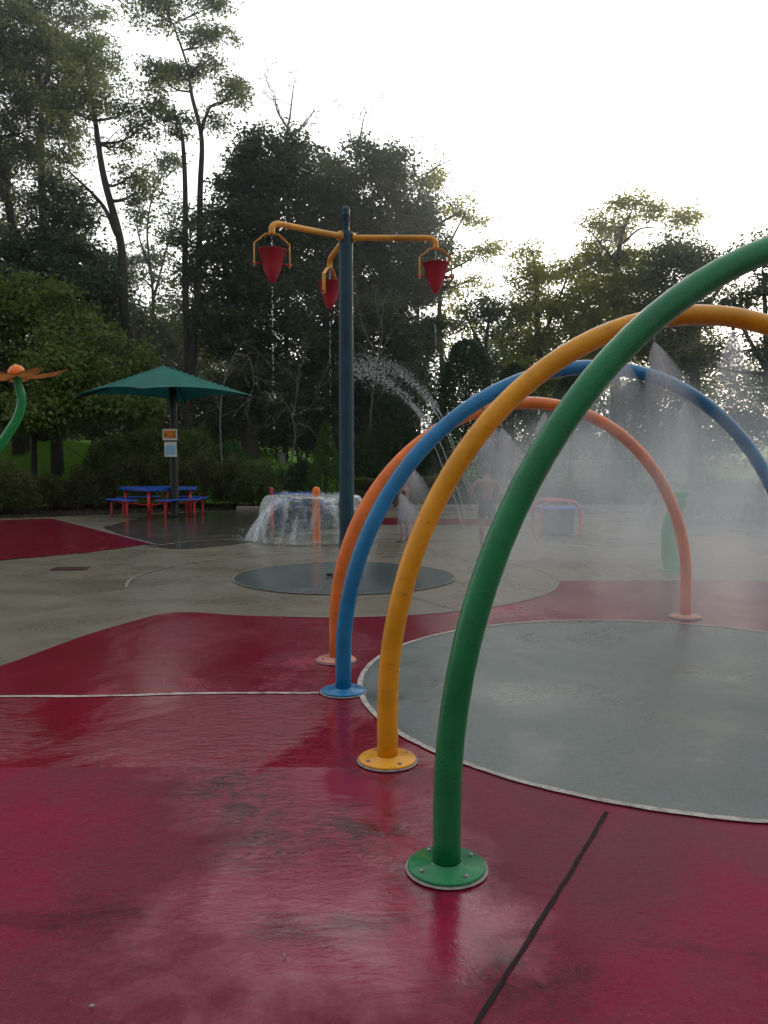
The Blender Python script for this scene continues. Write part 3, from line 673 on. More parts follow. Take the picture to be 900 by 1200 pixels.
def picnic_table(loc, rz, label, sc=1.0, leg=None):
    leg = leg or M['tred']
    t = empty('picnic_table', (*loc, z1), rz, label, 'picnic table', 'blue picnic tables'); t.scale = (sc, sc, sc)
    hw = .74
    b = bmesh.new(); box_bm((hw * 2, hw * 2, .035), (0, 0, .745), None, .012, b); box_bm((hw * 2 - .02, hw * 2 - .02, .05), (0, 0, .705), None, .006, b)
    from_bm('tabletop', b, M['tblue'], t)
    for sx in (-1, 1):
        for sy in (-1, 1): tube('leg', [(sx * .60, sy * .60, 0), (sx * .60, sy * .60, .68)], .036, leg, t, 14)
    for k in range(4):
        m = Matrix.Rotation(k * PI / 2, 3, 'Z')
        b = bmesh.new(); box_bm((1.18, .29, .04), (0, -1.04, .45), None, .012, b); bmesh.ops.rotate(b, cent=(0, 0, 0), matrix=m, verts=b.verts)
        bench = from_bm('bench_seat', b, M['tblue'], t)
        for sx in (-1, 1):
            p = [m @ Vector(q) for q in ((sx * .42, -1.10, 0), (sx * .42, -1.10, .30), (sx * .42, -1.06, .425))]
            tube('bench_leg', smoothpts(p, 5), .028, leg, bench, 12)
            p = [m @ Vector(q) for q in ((sx * .42, -1.0, .39), (sx * .42, -.66, .33), (sx * .42, -.42, .32))]
            tube('brace', smoothpts(p, 4), .022, leg, bench, 10)
    return t
tx, ty = ground(187, 603.5); picnic_table((tx + .02, ty - .2), R(45), 'square blue picnic table with four benches under green umbrella')
picnic_table((at(350, 600, 22.6).x, 22.6), R(38), 'blue picnic table half hidden behind the bell of falling water', .72, M['tblue'])
rp = empty('red_post', (at(318.5, 600, 17.8).x, 17.8, z1), 0, 'thin red post beside the table behind falling water', 'post')
b = lathe_bm([(0, 0), (.07, 0), (.07, .01), (.035, .015), (.035, .82), (.028, .87), (0, .885)], 16); from_bm('shaft', b, M['tred'], rp)

# blue bench with red hoop frame in the mist
hb = empty('hoop_bench', (at(652, 600, 15.9).x, 15.9, z1), R(4), 'blue topped bench inside a red tubular hoop frame, in the mist', 'bench')
for sy in (-.30, .30):
    tube('hoop', smoothpts([(-.39, sy, 0), (-.39, sy, .42), (-.33, sy, .60), (-.20, sy, .68), (.20, sy, .68), (.33, sy, .60), (.39, sy, .42), (.39, sy, 0)], 6), .026, M['tred'], hb, 14)
b = bmesh.new(); box_bm((.74, .70, .05), (0, 0, .53), None, .015, b); from_bm('seat', b, M['tblue'], hb)
b = bmesh.new(); box_bm((.58, .5, .46), (0, 0, .262), None, .03, b); from_bm('pedestal', b, M['shorts_grey'], hb)

# leaning green sprayer beyond the orange arch
gx, gy = ground(789, 668); gs = empty('green_sprayer', (gx, gy, z1), R(-20), 'short curved green sprayer post seen beyond orange arch foot', 'water feature')
st = smoothpts([(0, 0, 0), (-.05, 0, .25), (-.06, 0, .52), (-.01, 0, .78), (.06, 0, .92), (.07, 0, 1.02)], 6)
tube('post', st, np.interp(np.linspace(0, 1, len(st)), [0, .5, 1], [.125, .10, .075]), M['bright_green'], gs, 20)
b = lathe_bm([(0, 0), (.2, 0), (.2, .012), (.12, .016)], 28); from_bm('base_plate', b, M['bright_green'], gs)
b = lathe_bm([(.078, 0), (.10, .02), (.11, .07), (.095, .09), (.05, .08), (0, .07)], 22, None, (.07, 0, .99)); from_bm('spout', b, M['bright_green'], gs)

# ------------------------------------------------------------------ people
def skin_mesh(verts, edges, root, sub=2):
    me = bpy.data.meshes.new('sk'); me.from_pydata([v[0] for v in verts], edges, [])
    o = bpy.data.objects.new('sk', me); COL.objects.link(o)
    md = o.modifiers.new('s', 'SKIN'); md.use_smooth_shade = True; md.branch_smoothing = .6
    for i, v in enumerate(verts):
        r_ = v[1]; me.skin_vertices[0].data[i].radius = (r_, r_) if isinstance(r_, (int, float)) else r_
        me.skin_vertices[0].data[i].use_root = (i == root)
    sb = o.modifiers.new('u', 'SUBSURF'); sb.levels = sub; sb.render_levels = sub
    dg = bpy.context.evaluated_depsgraph_get(); dg.update(); ev = o.evaluated_get(dg)
    out = bpy.data.meshes.new_from_object(ev); bpy.data.objects.remove(o)
    out.polygons.foreach_set('use_smooth', [True] * len(out.polygons)); return out
def person(loc, rz, h, label, J, shorts, hairlen, shorts_len):
    """J: joints in metres for a 1.5 m figure facing -Y"""
    s = h / 1.5; root = empty('person', (*loc, z1), rz, label, 'person')
    vs = []; ed = []; ix = {}
    def add(n, p, r_, par=None):
        ix[n] = len(vs); vs.append((Vector(p) * s, r_ * s if isinstance(r_, (int, float)) else (r_[0] * s, r_[1] * s)))
        if par is not None: ed.append((ix[par], ix[n]))
    add('pelvis', (0, 0, .78), (.125, .090)); add('waist', (0, 0, .92), (.108, .078), 'pelvis'); add('chest', (0, .01, 1.08), (.132, .088), 'waist')
    add('neckb', (0, .01, 1.21), (.075, .06), 'chest'); hx, hy = J.get('head', (0, 0))
    add('neck', (hx * .3, hy * .3 + .005, 1.265), .045, 'neckb'); add('skullbase', (hx * .8, hy * .8, 1.34), .046, 'neck')
    for sd, g in (('l', -1), ('r', 1)):
        sh, el, wr = J['sh' + sd], J['el' + sd], J['wr' + sd]
        add('sh' + sd, sh, .052, 'chest'); add('ua' + sd, (Vector(sh) + Vector(el)) / 2, .042, 'sh' + sd); add('el' + sd, el, .034, 'ua' + sd)
        add('fa' + sd, Vector(el) * .6 + Vector(wr) * .4, .034, 'el' + sd); add('wr' + sd, wr, .023, 'fa' + sd)
        d = (Vector(wr) - Vector(el)).normalized(); pal = Vector(wr) + d * .055; add('pa' + sd, pal, (.033, .018), 'wr' + sd)
        sv = d.cross(Vector((0, 1, 0)));
        sv = Vector((1, 0, 0)) if sv.length < .1 else sv.normalized()
        curl = Vector((0, -1, 0)) - d * d.dot(Vector((0, -1, 0)))
        for q in range(4):
            b0 = pal + sv * (.024 - .016 * q) + d * .022; fl_ = (.05, .058, .054, .042)[q]
            add(f'f{q}a{sd}', b0, .0085, 'pa' + sd); add(f'f{q}b{sd}', b0 + d * fl_ * .55, .008, f'f{q}a{sd}')
            add(f'f{q}c{sd}', b0 + d * fl_ * .9 + curl * fl_ * .4, .006, f'f{q}b{sd}')
        tb = Vector(wr) + d * .03 + sv * .03
        add('t1' + sd, tb, .011, 'wr' + sd); add('t2' + sd, tb + sv * .018 + d * .035, .008, 't1' + sd)
        hp, kn, an = J['hp' + sd], J['kn' + sd], J['an' + sd]
        add('hp' + sd, hp, .085, 'pelvis'); add('th' + sd, Vector(hp) * .55 + Vector(kn) * .45, .070, 'hp' + sd); add('kn' + sd, kn, .047, 'th' + sd)
        add('ca' + sd, Vector(kn) * .68 + Vector(an) * .32 + Vector((0, .014, 0)), .048, 'kn' + sd); add('an' + sd, an, .029, 'ca' + sd)
        fd = J.get('fd' + sd, (0, -1)); add('he' + sd, Vector(an) + Vector((-fd[0] * .02, -fd[1] * .02, -.035)), .027, 'an' + sd)
        add('ft' + sd, Vector(an) + Vector((fd[0] * .10, fd[1] * .10, -.043)), (.032, .020), 'an' + sd); add('to' + sd, Vector(an) + Vector((fd[0] * .15, fd[1] * .15, -.05)), (.030, .013), 'ft' + sd)
    me = skin_mesh(vs, ed, 0); hb_ = bmesh.new(); hb_.from_mesh(me); b = bmesh.new(); bmesh.ops.create_uvsphere(b, u_segments=28, v_segments=20, radius=1)
    for v in b.verts:                                  # skull with chin, brow, nose, mouth, eye hollows and ears
        c = v.co.copy(); jw = max(0, -c.z); y_ = c.y * (1 - .12 * jw) - .10 * jw * (c.y < .2); x_ = c.x * (1 - .30 * jw ** 1.5)
        if c.y < -.6:
            y_ -= .22 * math.exp(-((c.x / .13) ** 2 + ((c.z + .12) / .17) ** 2)); y_ -= .05 * math.exp(-((c.x / .22) ** 2 + ((c.z + .42) / .06) ** 2))
            y_ += .10 * sum(math.exp(-(((c.x - e) / .14) ** 2 + ((c.z - .04) / .10) ** 2)) for e in (-.34, .34))
        if abs(c.x) > .92: x_ += math.copysign(.16, c.x) * math.exp(-((c.y - .05) / .2) ** 2 - ((c.z + .05) / .25) ** 2)
        v.co = Vector((hx + x_ * .078, hy + y_ * .096, 1.385 + c.z * .108)) * s
    tm = bpy.data.meshes.new('t'); b.to_mesh(tm); b.free(); hb_.from_mesh(tm); bpy.data.meshes.remove(tm); hb_.to_mesh(me); hb_.free()
    me.polygons.foreach_set('use_smooth', [True] * len(me.polygons)); link('body', me, root, [M['skin']])
    # hair: shell hugging the skull
    b = bmesh.new(); bmesh.ops.create_uvsphere(b, u_segments=24, v_segments=16, radius=1); kill = []
    for v in b.verts:
        c = v.co; r_ = 1 + .05 * math.sin(9 * c.x + 4 * c.z) * math.cos(11 * c.y)
        if c.z < -.25 and c.y < .0 or c.y < -.62 and c.z < .25: kill.append(v)
        low = max(0, -c.z) * hairlen
        v.co = Vector((hx + c.x * .086 * r_, hy + .010 + c.y * .102 * r_, 1.405 + c.z * .098 * r_ - low)) * s
    bmesh.ops.delete(b, geom=kill, context='VERTS'); from_bm('hair', b, M['hair'], root)
    # swim shorts: waist tube splitting into two flared legs
    sv_ = []; se = []
    sv_.append((Vector((0, 0, .80)) * s, (.142 * s, .106 * s))); sv_.append((Vector((0, 0, .885)) * s, (.126 * s, .096 * s))); se.append((0, 1))
    for sd in 'lr':
        hp, kn = Vector(J['hp' + sd]), Vector(J['kn' + sd]); n0 = len(sv_)
        sv_.append((hp * s, .102 * s)); sv_.append(((hp * (1 - shorts_len * .5) + kn * shorts_len * .5) * s, .094 * s)); sv_.append(((hp * (1 - shorts_len) + kn * shorts_len) * s, .086 * s))
        se += [(0, n0), (n0, n0 + 1), (n0 + 1, n0 + 2)]
    link('swim_shorts', skin_mesh(sv_, se, 0), root, [shorts])
    return root
px_, py_ = ground(474, 636)
person((px_, py_), R(-118), 1.24, 'child in long grey blue swim shorts standing with hands in front, by blue arch', dict(head=(0, -.03),
    shl=(-.165, .01, 1.15), ell=(-.20, -.04, .93), wrl=(-.09, -.19, .83), shr=(.165, .01, 1.15), elr=(.20, -.04, .93), wrr=(.08, -.20, .82),
    hpl=(-.075, 0, .74), knl=(-.085, -.01, .42), anl=(-.085, .02, .065), hpr=(.075, 0, .74), knr=(.09, -.03, .42), anr=(.10, -.02, .065)), M['shorts_grey'], .05, 1.0)
px_, py_ = ground(570, 640)
person((px_, py_), R(168), 1.44, 'bare backed boy in dark swim shorts walking away under the mist', dict(head=(.02, -.03),
    shl=(-.17, .01, 1.16), ell=(-.27, .02, .95), wrl=(-.17, -.15, .88), shr=(.17, .01, 1.16), elr=(.31, .03, .98), wrr=(.30, -.10, .82),
    hpl=(-.078, 0, .74), knl=(-.10, -.05, .42), anl=(-.11, .04, .065), hpr=(.078, 0, .74), knr=(.09, .0, .42), anr=(.09, .06, .065)), M['shorts_dark'], .02, .82)

# ------------------------------------------------------------------ vegetation
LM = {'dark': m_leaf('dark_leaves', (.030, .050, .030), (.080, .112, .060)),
      'tall': m_leaf('feathery_leaves', (.06, .08, .06), (.13, .16, .105), .5),  # greyed and lightened so the leaf colour carries some haze
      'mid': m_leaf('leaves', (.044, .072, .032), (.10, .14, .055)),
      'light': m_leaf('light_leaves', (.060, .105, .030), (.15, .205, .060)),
      'sun': m_leaf('sunlit_leaves', (.10, .13, .032), (.26, .28, .07), .55),  # low sun on the crowns put into a lighter, yellower leaf colour
      'ever': m_leaf('evergreen_leaves', (.022, .046, .026), (.055, .090, .044), .2),
      'hedge': m_leaf('hedge_leaves', (.050, .066, .030), (.13, .14, .06), .3),
      'bright': m_leaf('bright_leaves', (.03, .085, .02), (.08, .17, .04), .3),
      'grassblade': m_leaf('grass_blades', (.11, .25, .03), (.22, .45, .06), .4)}
def leaf_quads(P, size, rng, droop=.35, aspect=.5, outward=None):
    n = len(P); d = rng.normal(size=(n, 3)); d[:, 2] = d[:, 2] * .55 - droop
    if outward is not None: d += outward * .8
    d /= np.linalg.norm(d, axis=1)[:, None]; r = rng.normal(size=(n, 3)); s = np.cross(d, r); s /= np.linalg.norm(s, axis=1)[:, None] + 1e-9
    L = size * rng.uniform(.6, 1.35, n)[:, None]; W = L * aspect * .5
    V = np.stack([P, P + d * L * .45 + s * W, P + d * L, P + d * L * .45 - s * W], 1).reshape(-1, 3)
    return V, np.arange(n * 4).reshape(-1, 4), rng.random(n)
def build_tree(name, Y, trunks, blobs, label, cat='tree', leaf='mid', size=.155, dens=1.0, group=None, sub_r=.55, n_leaf=150, seed=1, dr=1.0, bark='bark', dj=.0, aspect=.5):
    """trunks: list of (list of photo points at distance Y, radius0, radius1); blobs: (x, y, rx, ry[, density]) crown masses"""
    rng = np.random.default_rng(seed); k = Y / F
    base = at(*trunks[0][0][0], Y); bz = terr(base.x, Y); org = np.array([base.x, Y, bz])
    root = empty(name, tuple(org), 0, label, cat, group)
    TV, TQ = [], []; off = 0; tp = []
    def addtube(p, r_, sd):
        nonlocal off
        v, q = tube_arr(p, r_, sd); TV.append(v); TQ.append(q + off); off += len(v)
    for pts, r0, r1 in trunks:
        W = [np.array(at(x, y, Y)) for x, y in pts]
        if pts is trunks[0][0]: W[0] = org - [0, 0, .1]
        for i, w_ in enumerate(W[1:]): w_ += [0, rng.normal() * .15, 0]
        sp = smoothpts(W, 8); rad = np.linspace(r0, r1, len(sp)) ; rad[:3] *= 1.25
        addtube(sp, rad, 9); tp.append((sp, rad))
    TP = np.concatenate([a for a, _ in tp]); TR = np.concatenate([r_ for _, r_ in tp])
    LP = []
    for bl in blobs:
        x, y, rx, ry = bl[:4]; bd = bl[4] if len(bl) > 4 else 1.0
        c = np.array(at(x, y, Y)) + [0, rng.normal() * .6 * dr + dj, 0]; rxm, rym = rx * k * 1.08, ry * k * 1.08; rd = max(rxm, .8) * .9 * dr
        # limb from the trunk to the mass
        dd = np.linalg.norm(TP - c, axis=1) + 1.2 * np.maximum(0, TP[:, 2] - c[2] + .3 * rym); i = int(np.argmin(dd)); s0 = TP[i]; r0 = min(TR[i] * .6, .12)
        m_ = (s0 + c) / 2 + [0, 0, -.08 * np.linalg.norm(c - s0)] + rng.normal(size=3) * .12
        limb = smoothpts([s0, m_, c], 6); addtube(limb, np.linspace(r0, max(.018, r0 * .35), len(limb)), 6)
        vol = rxm * rym * rd; ns = max(6, int(bd ** 1.3 * dens * (vol / (sub_r ** 3) * 2.0 + 5)))
        u = rng.normal(size=(ns, 3)); u /= np.linalg.norm(u, axis=1)[:, None]; u *= rng.uniform(.25, 1.0, ns)[:, None] ** .45
        C = c + u * [rxm, rd, rym]
        for ci in C:
            j = rng.integers(2, len(limb)); e = smoothpts([limb[j], (limb[j] + ci) / 2 + rng.normal(size=3) * .12, ci], 3)
            addtube(e, np.linspace(.022, .007, len(e)), 3)
            r_ = sub_r * rng.uniform(.55, 1.2); nl = int(n_leaf * 1.25 * rng.uniform(.5, 1.3) * (r_ / sub_r) ** 2)
            q = np.clip(rng.normal(size=(nl, 3)), -2.3, 2.3) * .5; ax = rng.normal(size=3) * [1, 1, .35]; ax /= np.linalg.norm(ax)   # a spray drawn out along its twig
            q += ax * rng.uniform(-.75, .75, nl)[:, None]; LP.append(ci + q * [r_, r_, r_ * .6])
    P = np.concatenate(LP) - org; V, Q, at_ = leaf_quads(P, size, rng, aspect=aspect)
    npmesh('crown', V, Q, LM[leaf], root, attr=at_)
    npmesh('trunk', np.concatenate(TV) - org, np.concatenate(TQ), M[bark], root, smooth=True)
    return len(Q)
NL = 0
# tall trees at left
NL += build_tree('locust_tree', 30, [([(24, 500), (22, 400), (20, 320), (8, 240), (-4, 150), (0, 60)], .26, .08)],
    [(5, 105, 45, 40), (25, 40, 45, 40), (-25, 190, 40, 50), (15, 215, 26, 26, .7), (-10, 20, 50, 40), (30, 150, 30, 26), (0, 285, 24, 26, .7)], 'tall slender tree at far left edge with leaves against the sky', leaf='tall', size=.13, seed=11, dens=.75, n_leaf=140, sub_r=.47)
NL += build_tree('locust_tree', 31.5, [([(52, 500), (50, 400), (50, 300), (47, 200), (48, 120), (62, 40)], .24, .06)],
    [(55, 90, 42, 45), (78, 40, 38, 40), (82, 135, 34, 30), (45, 175, 28, 30), (70, 200, 34, 26, .8), (30, 250, 26, 26, .7), (100, 15, 22, 24), (60, 10, 40, 20)], 'tall tree, second from left, with dense upright crown', leaf='tall', size=.13, seed=12, dens=.75, n_leaf=150, sub_r=.47)
NL += build_tree('locust_tree', 29, [([(158, 520), (153, 430), (150, 360), (140, 285), (121, 205), (108, 130), (98, 60)], .24, .05), ([(138, 275), (115, 235), (80, 200)], .10, .03)],
    [(98, 70, 30, 26, .8), (118, 118, 20, 16, .7), (88, 130, 28, 20), (160, 132, 24, 16, .8), (130, 160, 26, 14, .7), (172, 158, 16, 12, .6), (72, 178, 22, 16, .7), (82, 228, 20, 10, .6), (150, 205, 22, 12, .6), (165, 230, 18, 12, .5)], 'leaning tree whose bare trunk bends left, third from left', leaf='tall', size=.13, seed=13, dens=.85, n_leaf=140, sub_r=.45)
NL += build_tree('locust_tree', 30, [([(219, 560), (219, 430), (218, 330), (219, 240), (219, 190), (212, 150), (200, 125)], .15, .04), ([(224, 440), (232, 330), (234, 220), (235, 160), (226, 115), (216, 70), (204, 30)], .14, .03), ([(235, 155), (246, 125), (262, 112)], .07, .02)],
    [(178, 15, 28, 12, .7), (205, 20, 26, 16, .8), (245, 12, 18, 14, .8), (228, 48, 24, 14, .8), (262, 48, 18, 11, .8), (182, 66, 20, 9, .7), (210, 85, 22, 9, .6), (242, 84, 18, 9, .7), (268, 108, 20, 11, .9), (248, 134, 18, 9, .7), (196, 105, 16, 9, .7), (195, 130, 18, 10, .7), (215, 158, 16, 10, .6), (283, 122, 12, 8, .8)], 'tall twin trunked tree with airy layered crown open to sky', leaf='tall', size=.13, seed=14, dens=.85, n_leaf=150, sub_r=.42)
NL += build_tree('sapling', 34, [([(185, 500), (182, 420), (180, 340), (172, 270), (182, 215)], .10, .02), ([(180, 350), (195, 290), (208, 240)], .05, .015), ([(181, 330), (165, 280), (158, 245)], .05, .015)],
    [(178, 205, 26, 16, .6), (200, 235, 20, 14, .6), (160, 255, 18, 12, .5), (190, 275, 20, 10, .4), (170, 330, 24, 14, .5), (200, 350, 22, 20, .6), (175, 380, 30, 22, .8), (205, 195, 16, 12, .6), (200, 405, 30, 24, .9)], 'thin young tree with sparse leaves between the big trunks', leaf='mid', seed=15, dens=.8, n_leaf=85)
NL += build_tree('dark_evergreen', 28.5, [([(66, 500), (65, 400), (62, 300), (60, 230)], .18, .05)],
    [(60, 228, 30, 24), (62, 268, 46, 26), (66, 305, 62, 30), (60, 345, 70, 34), (100, 345, 40, 40)], 'dark bushy tree standing below the tall trunks at left', leaf='ever', seed=16, dens=1.2, n_leaf=140)
NL += build_tree('linden_tree', 36, [([(150, 560), (150, 450), (145, 380), (140, 300)], .18, .04), ([(150, 460), (190, 400), (215, 360)], .1, .03)],
    [(125, 330, 40, 30, .8), (150, 385, 50, 30, 1.0), (200, 365, 30, 20, .7), (225, 400, 40, 26, .9), (185, 425, 50, 26, 1.0), (110, 400, 50, 30), (240, 340, 22, 20, .7), (140, 440, 60, 24), (165, 300, 18, 12, .6), (190, 300, 20, 12, .5), (255, 440, 40, 26, .9)], 'bushy tree filling the space behind the leaning trunk', leaf='mid', seed=17, dens=1.1, n_leaf=140)
# big dark mass in the middle
NL += build_tree('maple_tree', 31, [([(292, 580), (292, 480), (290, 380), (300, 290), (318, 210)], .34, .08), ([(291, 400), (265, 320), (255, 250)], .16, .05)],
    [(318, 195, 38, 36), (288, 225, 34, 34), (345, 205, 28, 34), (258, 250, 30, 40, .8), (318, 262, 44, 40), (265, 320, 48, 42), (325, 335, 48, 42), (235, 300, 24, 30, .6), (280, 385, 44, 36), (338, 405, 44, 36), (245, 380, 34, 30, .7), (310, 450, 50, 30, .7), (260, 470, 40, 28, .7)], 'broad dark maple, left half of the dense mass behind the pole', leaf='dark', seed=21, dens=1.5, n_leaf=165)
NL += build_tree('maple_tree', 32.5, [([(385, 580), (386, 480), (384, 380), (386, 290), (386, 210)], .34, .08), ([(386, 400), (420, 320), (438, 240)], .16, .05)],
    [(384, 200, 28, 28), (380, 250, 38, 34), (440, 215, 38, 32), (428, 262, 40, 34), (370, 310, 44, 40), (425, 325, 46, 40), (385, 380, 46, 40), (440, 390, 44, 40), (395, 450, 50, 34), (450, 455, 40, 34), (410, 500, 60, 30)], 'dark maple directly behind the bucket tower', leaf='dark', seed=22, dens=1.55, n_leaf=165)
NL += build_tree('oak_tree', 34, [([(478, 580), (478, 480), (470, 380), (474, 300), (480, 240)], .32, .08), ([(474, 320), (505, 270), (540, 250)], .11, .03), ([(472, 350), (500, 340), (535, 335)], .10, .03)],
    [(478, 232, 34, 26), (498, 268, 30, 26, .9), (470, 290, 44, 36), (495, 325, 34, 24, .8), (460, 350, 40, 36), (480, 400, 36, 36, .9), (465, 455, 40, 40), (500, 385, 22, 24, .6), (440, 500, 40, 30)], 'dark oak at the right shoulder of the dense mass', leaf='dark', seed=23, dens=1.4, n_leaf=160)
NL += build_tree('locust_tree', 36, [([(520, 580), (520, 460), (515, 360), (522, 300), (545, 250)], .16, .03), ([(520, 320), (550, 305), (565, 290)], .05, .015)],
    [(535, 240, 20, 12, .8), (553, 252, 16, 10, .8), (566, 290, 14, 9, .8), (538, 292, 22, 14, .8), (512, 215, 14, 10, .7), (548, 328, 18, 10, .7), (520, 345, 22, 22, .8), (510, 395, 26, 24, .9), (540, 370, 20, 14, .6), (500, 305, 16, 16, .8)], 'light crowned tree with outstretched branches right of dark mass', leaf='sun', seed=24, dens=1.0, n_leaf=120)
# trees at right
NL += build_tree('locust_tree', 35, [([(575, 580), (574, 480), (570, 400), (580, 350)], .16, .04), ([(572, 420), (550, 380), (545, 350)], .07, .02)],
    [(580, 355, 22, 16, .9), (555, 370, 22, 18, .8), (595, 385, 26, 24, .9), (560, 410, 26, 16, .8), (605, 360, 18, 18, .8), (585, 430, 34, 24, 1.0)], 'low open tree in the bright gap between the two woods', leaf='mid', seed=31, dens=1.0, n_leaf=120)
NL += build_tree('ash_tree', 34, [([(640, 580), (638, 480), (632, 400), (628, 330), (625, 295)], .22, .04), ([(634, 400), (655, 350), (668, 310)], .09, .02)],
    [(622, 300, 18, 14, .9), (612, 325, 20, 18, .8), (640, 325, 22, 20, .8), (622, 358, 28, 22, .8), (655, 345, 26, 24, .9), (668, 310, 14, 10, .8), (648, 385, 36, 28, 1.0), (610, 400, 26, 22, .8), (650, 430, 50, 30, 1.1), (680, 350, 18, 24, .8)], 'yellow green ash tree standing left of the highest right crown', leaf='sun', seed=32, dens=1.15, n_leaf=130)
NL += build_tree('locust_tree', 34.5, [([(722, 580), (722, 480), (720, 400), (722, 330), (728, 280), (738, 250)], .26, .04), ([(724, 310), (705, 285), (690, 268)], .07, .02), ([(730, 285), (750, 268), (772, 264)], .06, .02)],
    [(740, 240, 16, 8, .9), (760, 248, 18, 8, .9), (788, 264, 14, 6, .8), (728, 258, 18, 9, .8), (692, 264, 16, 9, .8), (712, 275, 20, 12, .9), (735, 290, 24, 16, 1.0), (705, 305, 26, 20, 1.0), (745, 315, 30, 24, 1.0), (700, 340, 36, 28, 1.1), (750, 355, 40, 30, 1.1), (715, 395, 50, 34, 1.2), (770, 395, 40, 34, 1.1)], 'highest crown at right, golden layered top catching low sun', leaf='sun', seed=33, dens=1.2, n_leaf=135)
NL += build_tree('maple_tree', 33, [([(815, 580), (815, 480), (812, 400), (815, 330), (820, 300)], .26, .06), ([(813, 380), (850, 330), (870, 300)], .10, .03)],
    [(800, 288, 30, 12, .9), (832, 296, 30, 14, .9), (785, 305, 26, 18, 1.0), (815, 320, 36, 22, 1.0), (860, 300, 22, 12, .8), (780, 345, 30, 26, 1.1), (825, 360, 36, 24, .9), (795, 400, 40, 36, 1.1), (790, 460, 40, 40, 1.1)], 'rounded dark maple behind the green arch at right', leaf='mid', seed=34, dens=1.1, n_leaf=130)
NL += build_tree('maple_tree', 32, [([(905, 600), (904, 480), (900, 400), (898, 330)], .26, .06), ([(902, 440), (870, 380), (860, 350)], .10, .03)],
    [(890, 320, 26, 18, .7), (875, 360, 24, 16, .6), (920, 340, 40, 30, .8), (895, 400, 34, 20, .7), (850, 400, 26, 20, .8), (835, 430, 22, 20, .7), (900, 450, 26, 24, .65), (925, 430, 30, 40, .8), (845, 490, 26, 26, .7), (885, 505, 34, 22, .9), (935, 500, 40, 40, 1.0)], 'tree at right edge with bright sky showing through its leaves', leaf='dark', seed=35, dens=1.0, n_leaf=115)
for i, (x, y0, Yd) in enumerate([(1010, 190, 30), (1130, 170, 33), (-90, 60, 31), (-200, 20, 33), (-150, 200, 27)]):  # unseen trees; the first two raised and thickened to block the low sun
    NL += build_tree('maple_tree', Yd, [([(x, 600), (x, 480), (x + 4, 380), (x, y0 + 60)], .3, .06)], [(x, y0 + 40, 50, 40), (x - 40, y0 + 110, 50, 50), (x + 40, y0 + 110, 50, 50), (x, y0 + 200, 80, 60), (x, y0 + 280, 80, 40)],
        ['dark tree just outside the right edge', 'dark tree farther beyond the right edge', 'tall tree just outside the left edge', 'tall tree farther beyond the left edge', 'lower tree beyond the left edge'][i], leaf='dark', seed=40 + i, dens=1.3 if i < 2 else .8, n_leaf=150)
# pale broad-leaved small tree above the hedge at left
NL += build_tree('dogwood_tree', 25.5, [([(40, 580), (42, 500), (50, 430), (60, 380)], .10, .04), ([(41, 500), (90, 450), (130, 430)], .09, .03), ([(41, 490), (0, 430), (-30, 400)], .09, .03)],
    [(10, 345, 44, 30), (50, 355, 44, 26), (95, 395, 42, 26), (30, 400, 50, 32), (140, 425, 36, 22), (90, 440, 50, 26), (165, 452, 24, 18, .9), (20, 455, 50, 26), (-50, 380, 50, 60), (60, 484, 60, 16, .9), (-40, 460, 50, 30), (115, 478, 40, 16), (0, 488, 46, 16), (160, 480, 30, 16, .8), (60, 503, 50, 9, .6)], 'spreading pale green tree above the hedge behind flower sprayer', leaf='light', size=.15, seed=51, dens=1.35, n_leaf=125, aspect=.62)
# arborvitae and small evergreens
def conifer(name, xc, ytop, ybot, wpx, Y, label, leaf='ever', seed=1, n=14000, size=.12, pw=.8, cat='conifer', group=None):
    global NL
    rng = np.random.default_rng(seed); k = Y / F; base = at(xc, ybot, Y); gz = terr(base.x, Y); top = at(xc, ytop, Y).z; h = top - gz; R0 = wpx * k / 2
    root = empty(name, (base.x, Y, gz), 0, label, cat, group)
    s = rng.random(n) ** .8; a = rng.uniform(0, 2 * PI, n); prof = R0 * np.clip((1 - s) ** pw * 1.15, 0, 1) * (1 - .25 * np.exp(-s * 14))
    lump = 1 + .13 * np.sin(a * 5 + s * 17) + .09 * np.sin(a * 9 - s * 31)
    r_ = prof * lump * (rng.uniform(.5, 1.0, n) ** .5 + rng.normal(size=n) * .05)
    P = np.stack([r_ * np.cos(a), r_ * np.sin(a), .05 + s * h], 1); out = np.stack([np.cos(a), np.sin(a), np.full(n, .9)], 1)
    V, Q, v = leaf_quads(P, size, rng, droop=-.2, aspect=.34, outward=out)
    npmesh('crown', V, Q, LM[leaf], root, attr=v); NL += n
    tv, tq = tube_arr([(0, 0, -.1), (0, 0, h * .5), (0, 0, h * .9)], [.09, .05, .015], 8); npmesh('trunk', tv, tq, M['bark'], root, smooth=True)
conifer('arborvitae', 545, 402, 590, 92, 27.5, 'wide dark arborvitae left of the arches, rounded top', seed=61, n=22000, pw=.42)
conifer('arborvitae', 462, 470, 592, 76, 28, 'dark arborvitae right behind the slate pole, below the oak', seed=62, n=16000, pw=.5)
conifer('arborvitae', 600, 430, 590, 80, 29, 'dark arborvitae seen through the blue arch', seed=63, n=16000, pw=.5)
conifer('young_spruce', 382, 498, 600, 52, 25.8, 'small bright green spruce just left of the slate pole', leaf='bright', seed=64, n=6500, pw=.9, size=.09)
conifer('arborvitae', 668, 440, 590, 80, 30, 'dark arborvitae behind the crown of the orange arch', seed=65, n=15000, pw=.5)
conifer('arborvitae', 742, 450, 590, 84, 30.5, 'dark arborvitae seen through the mist at right', seed=66, n=15000, pw=.5)
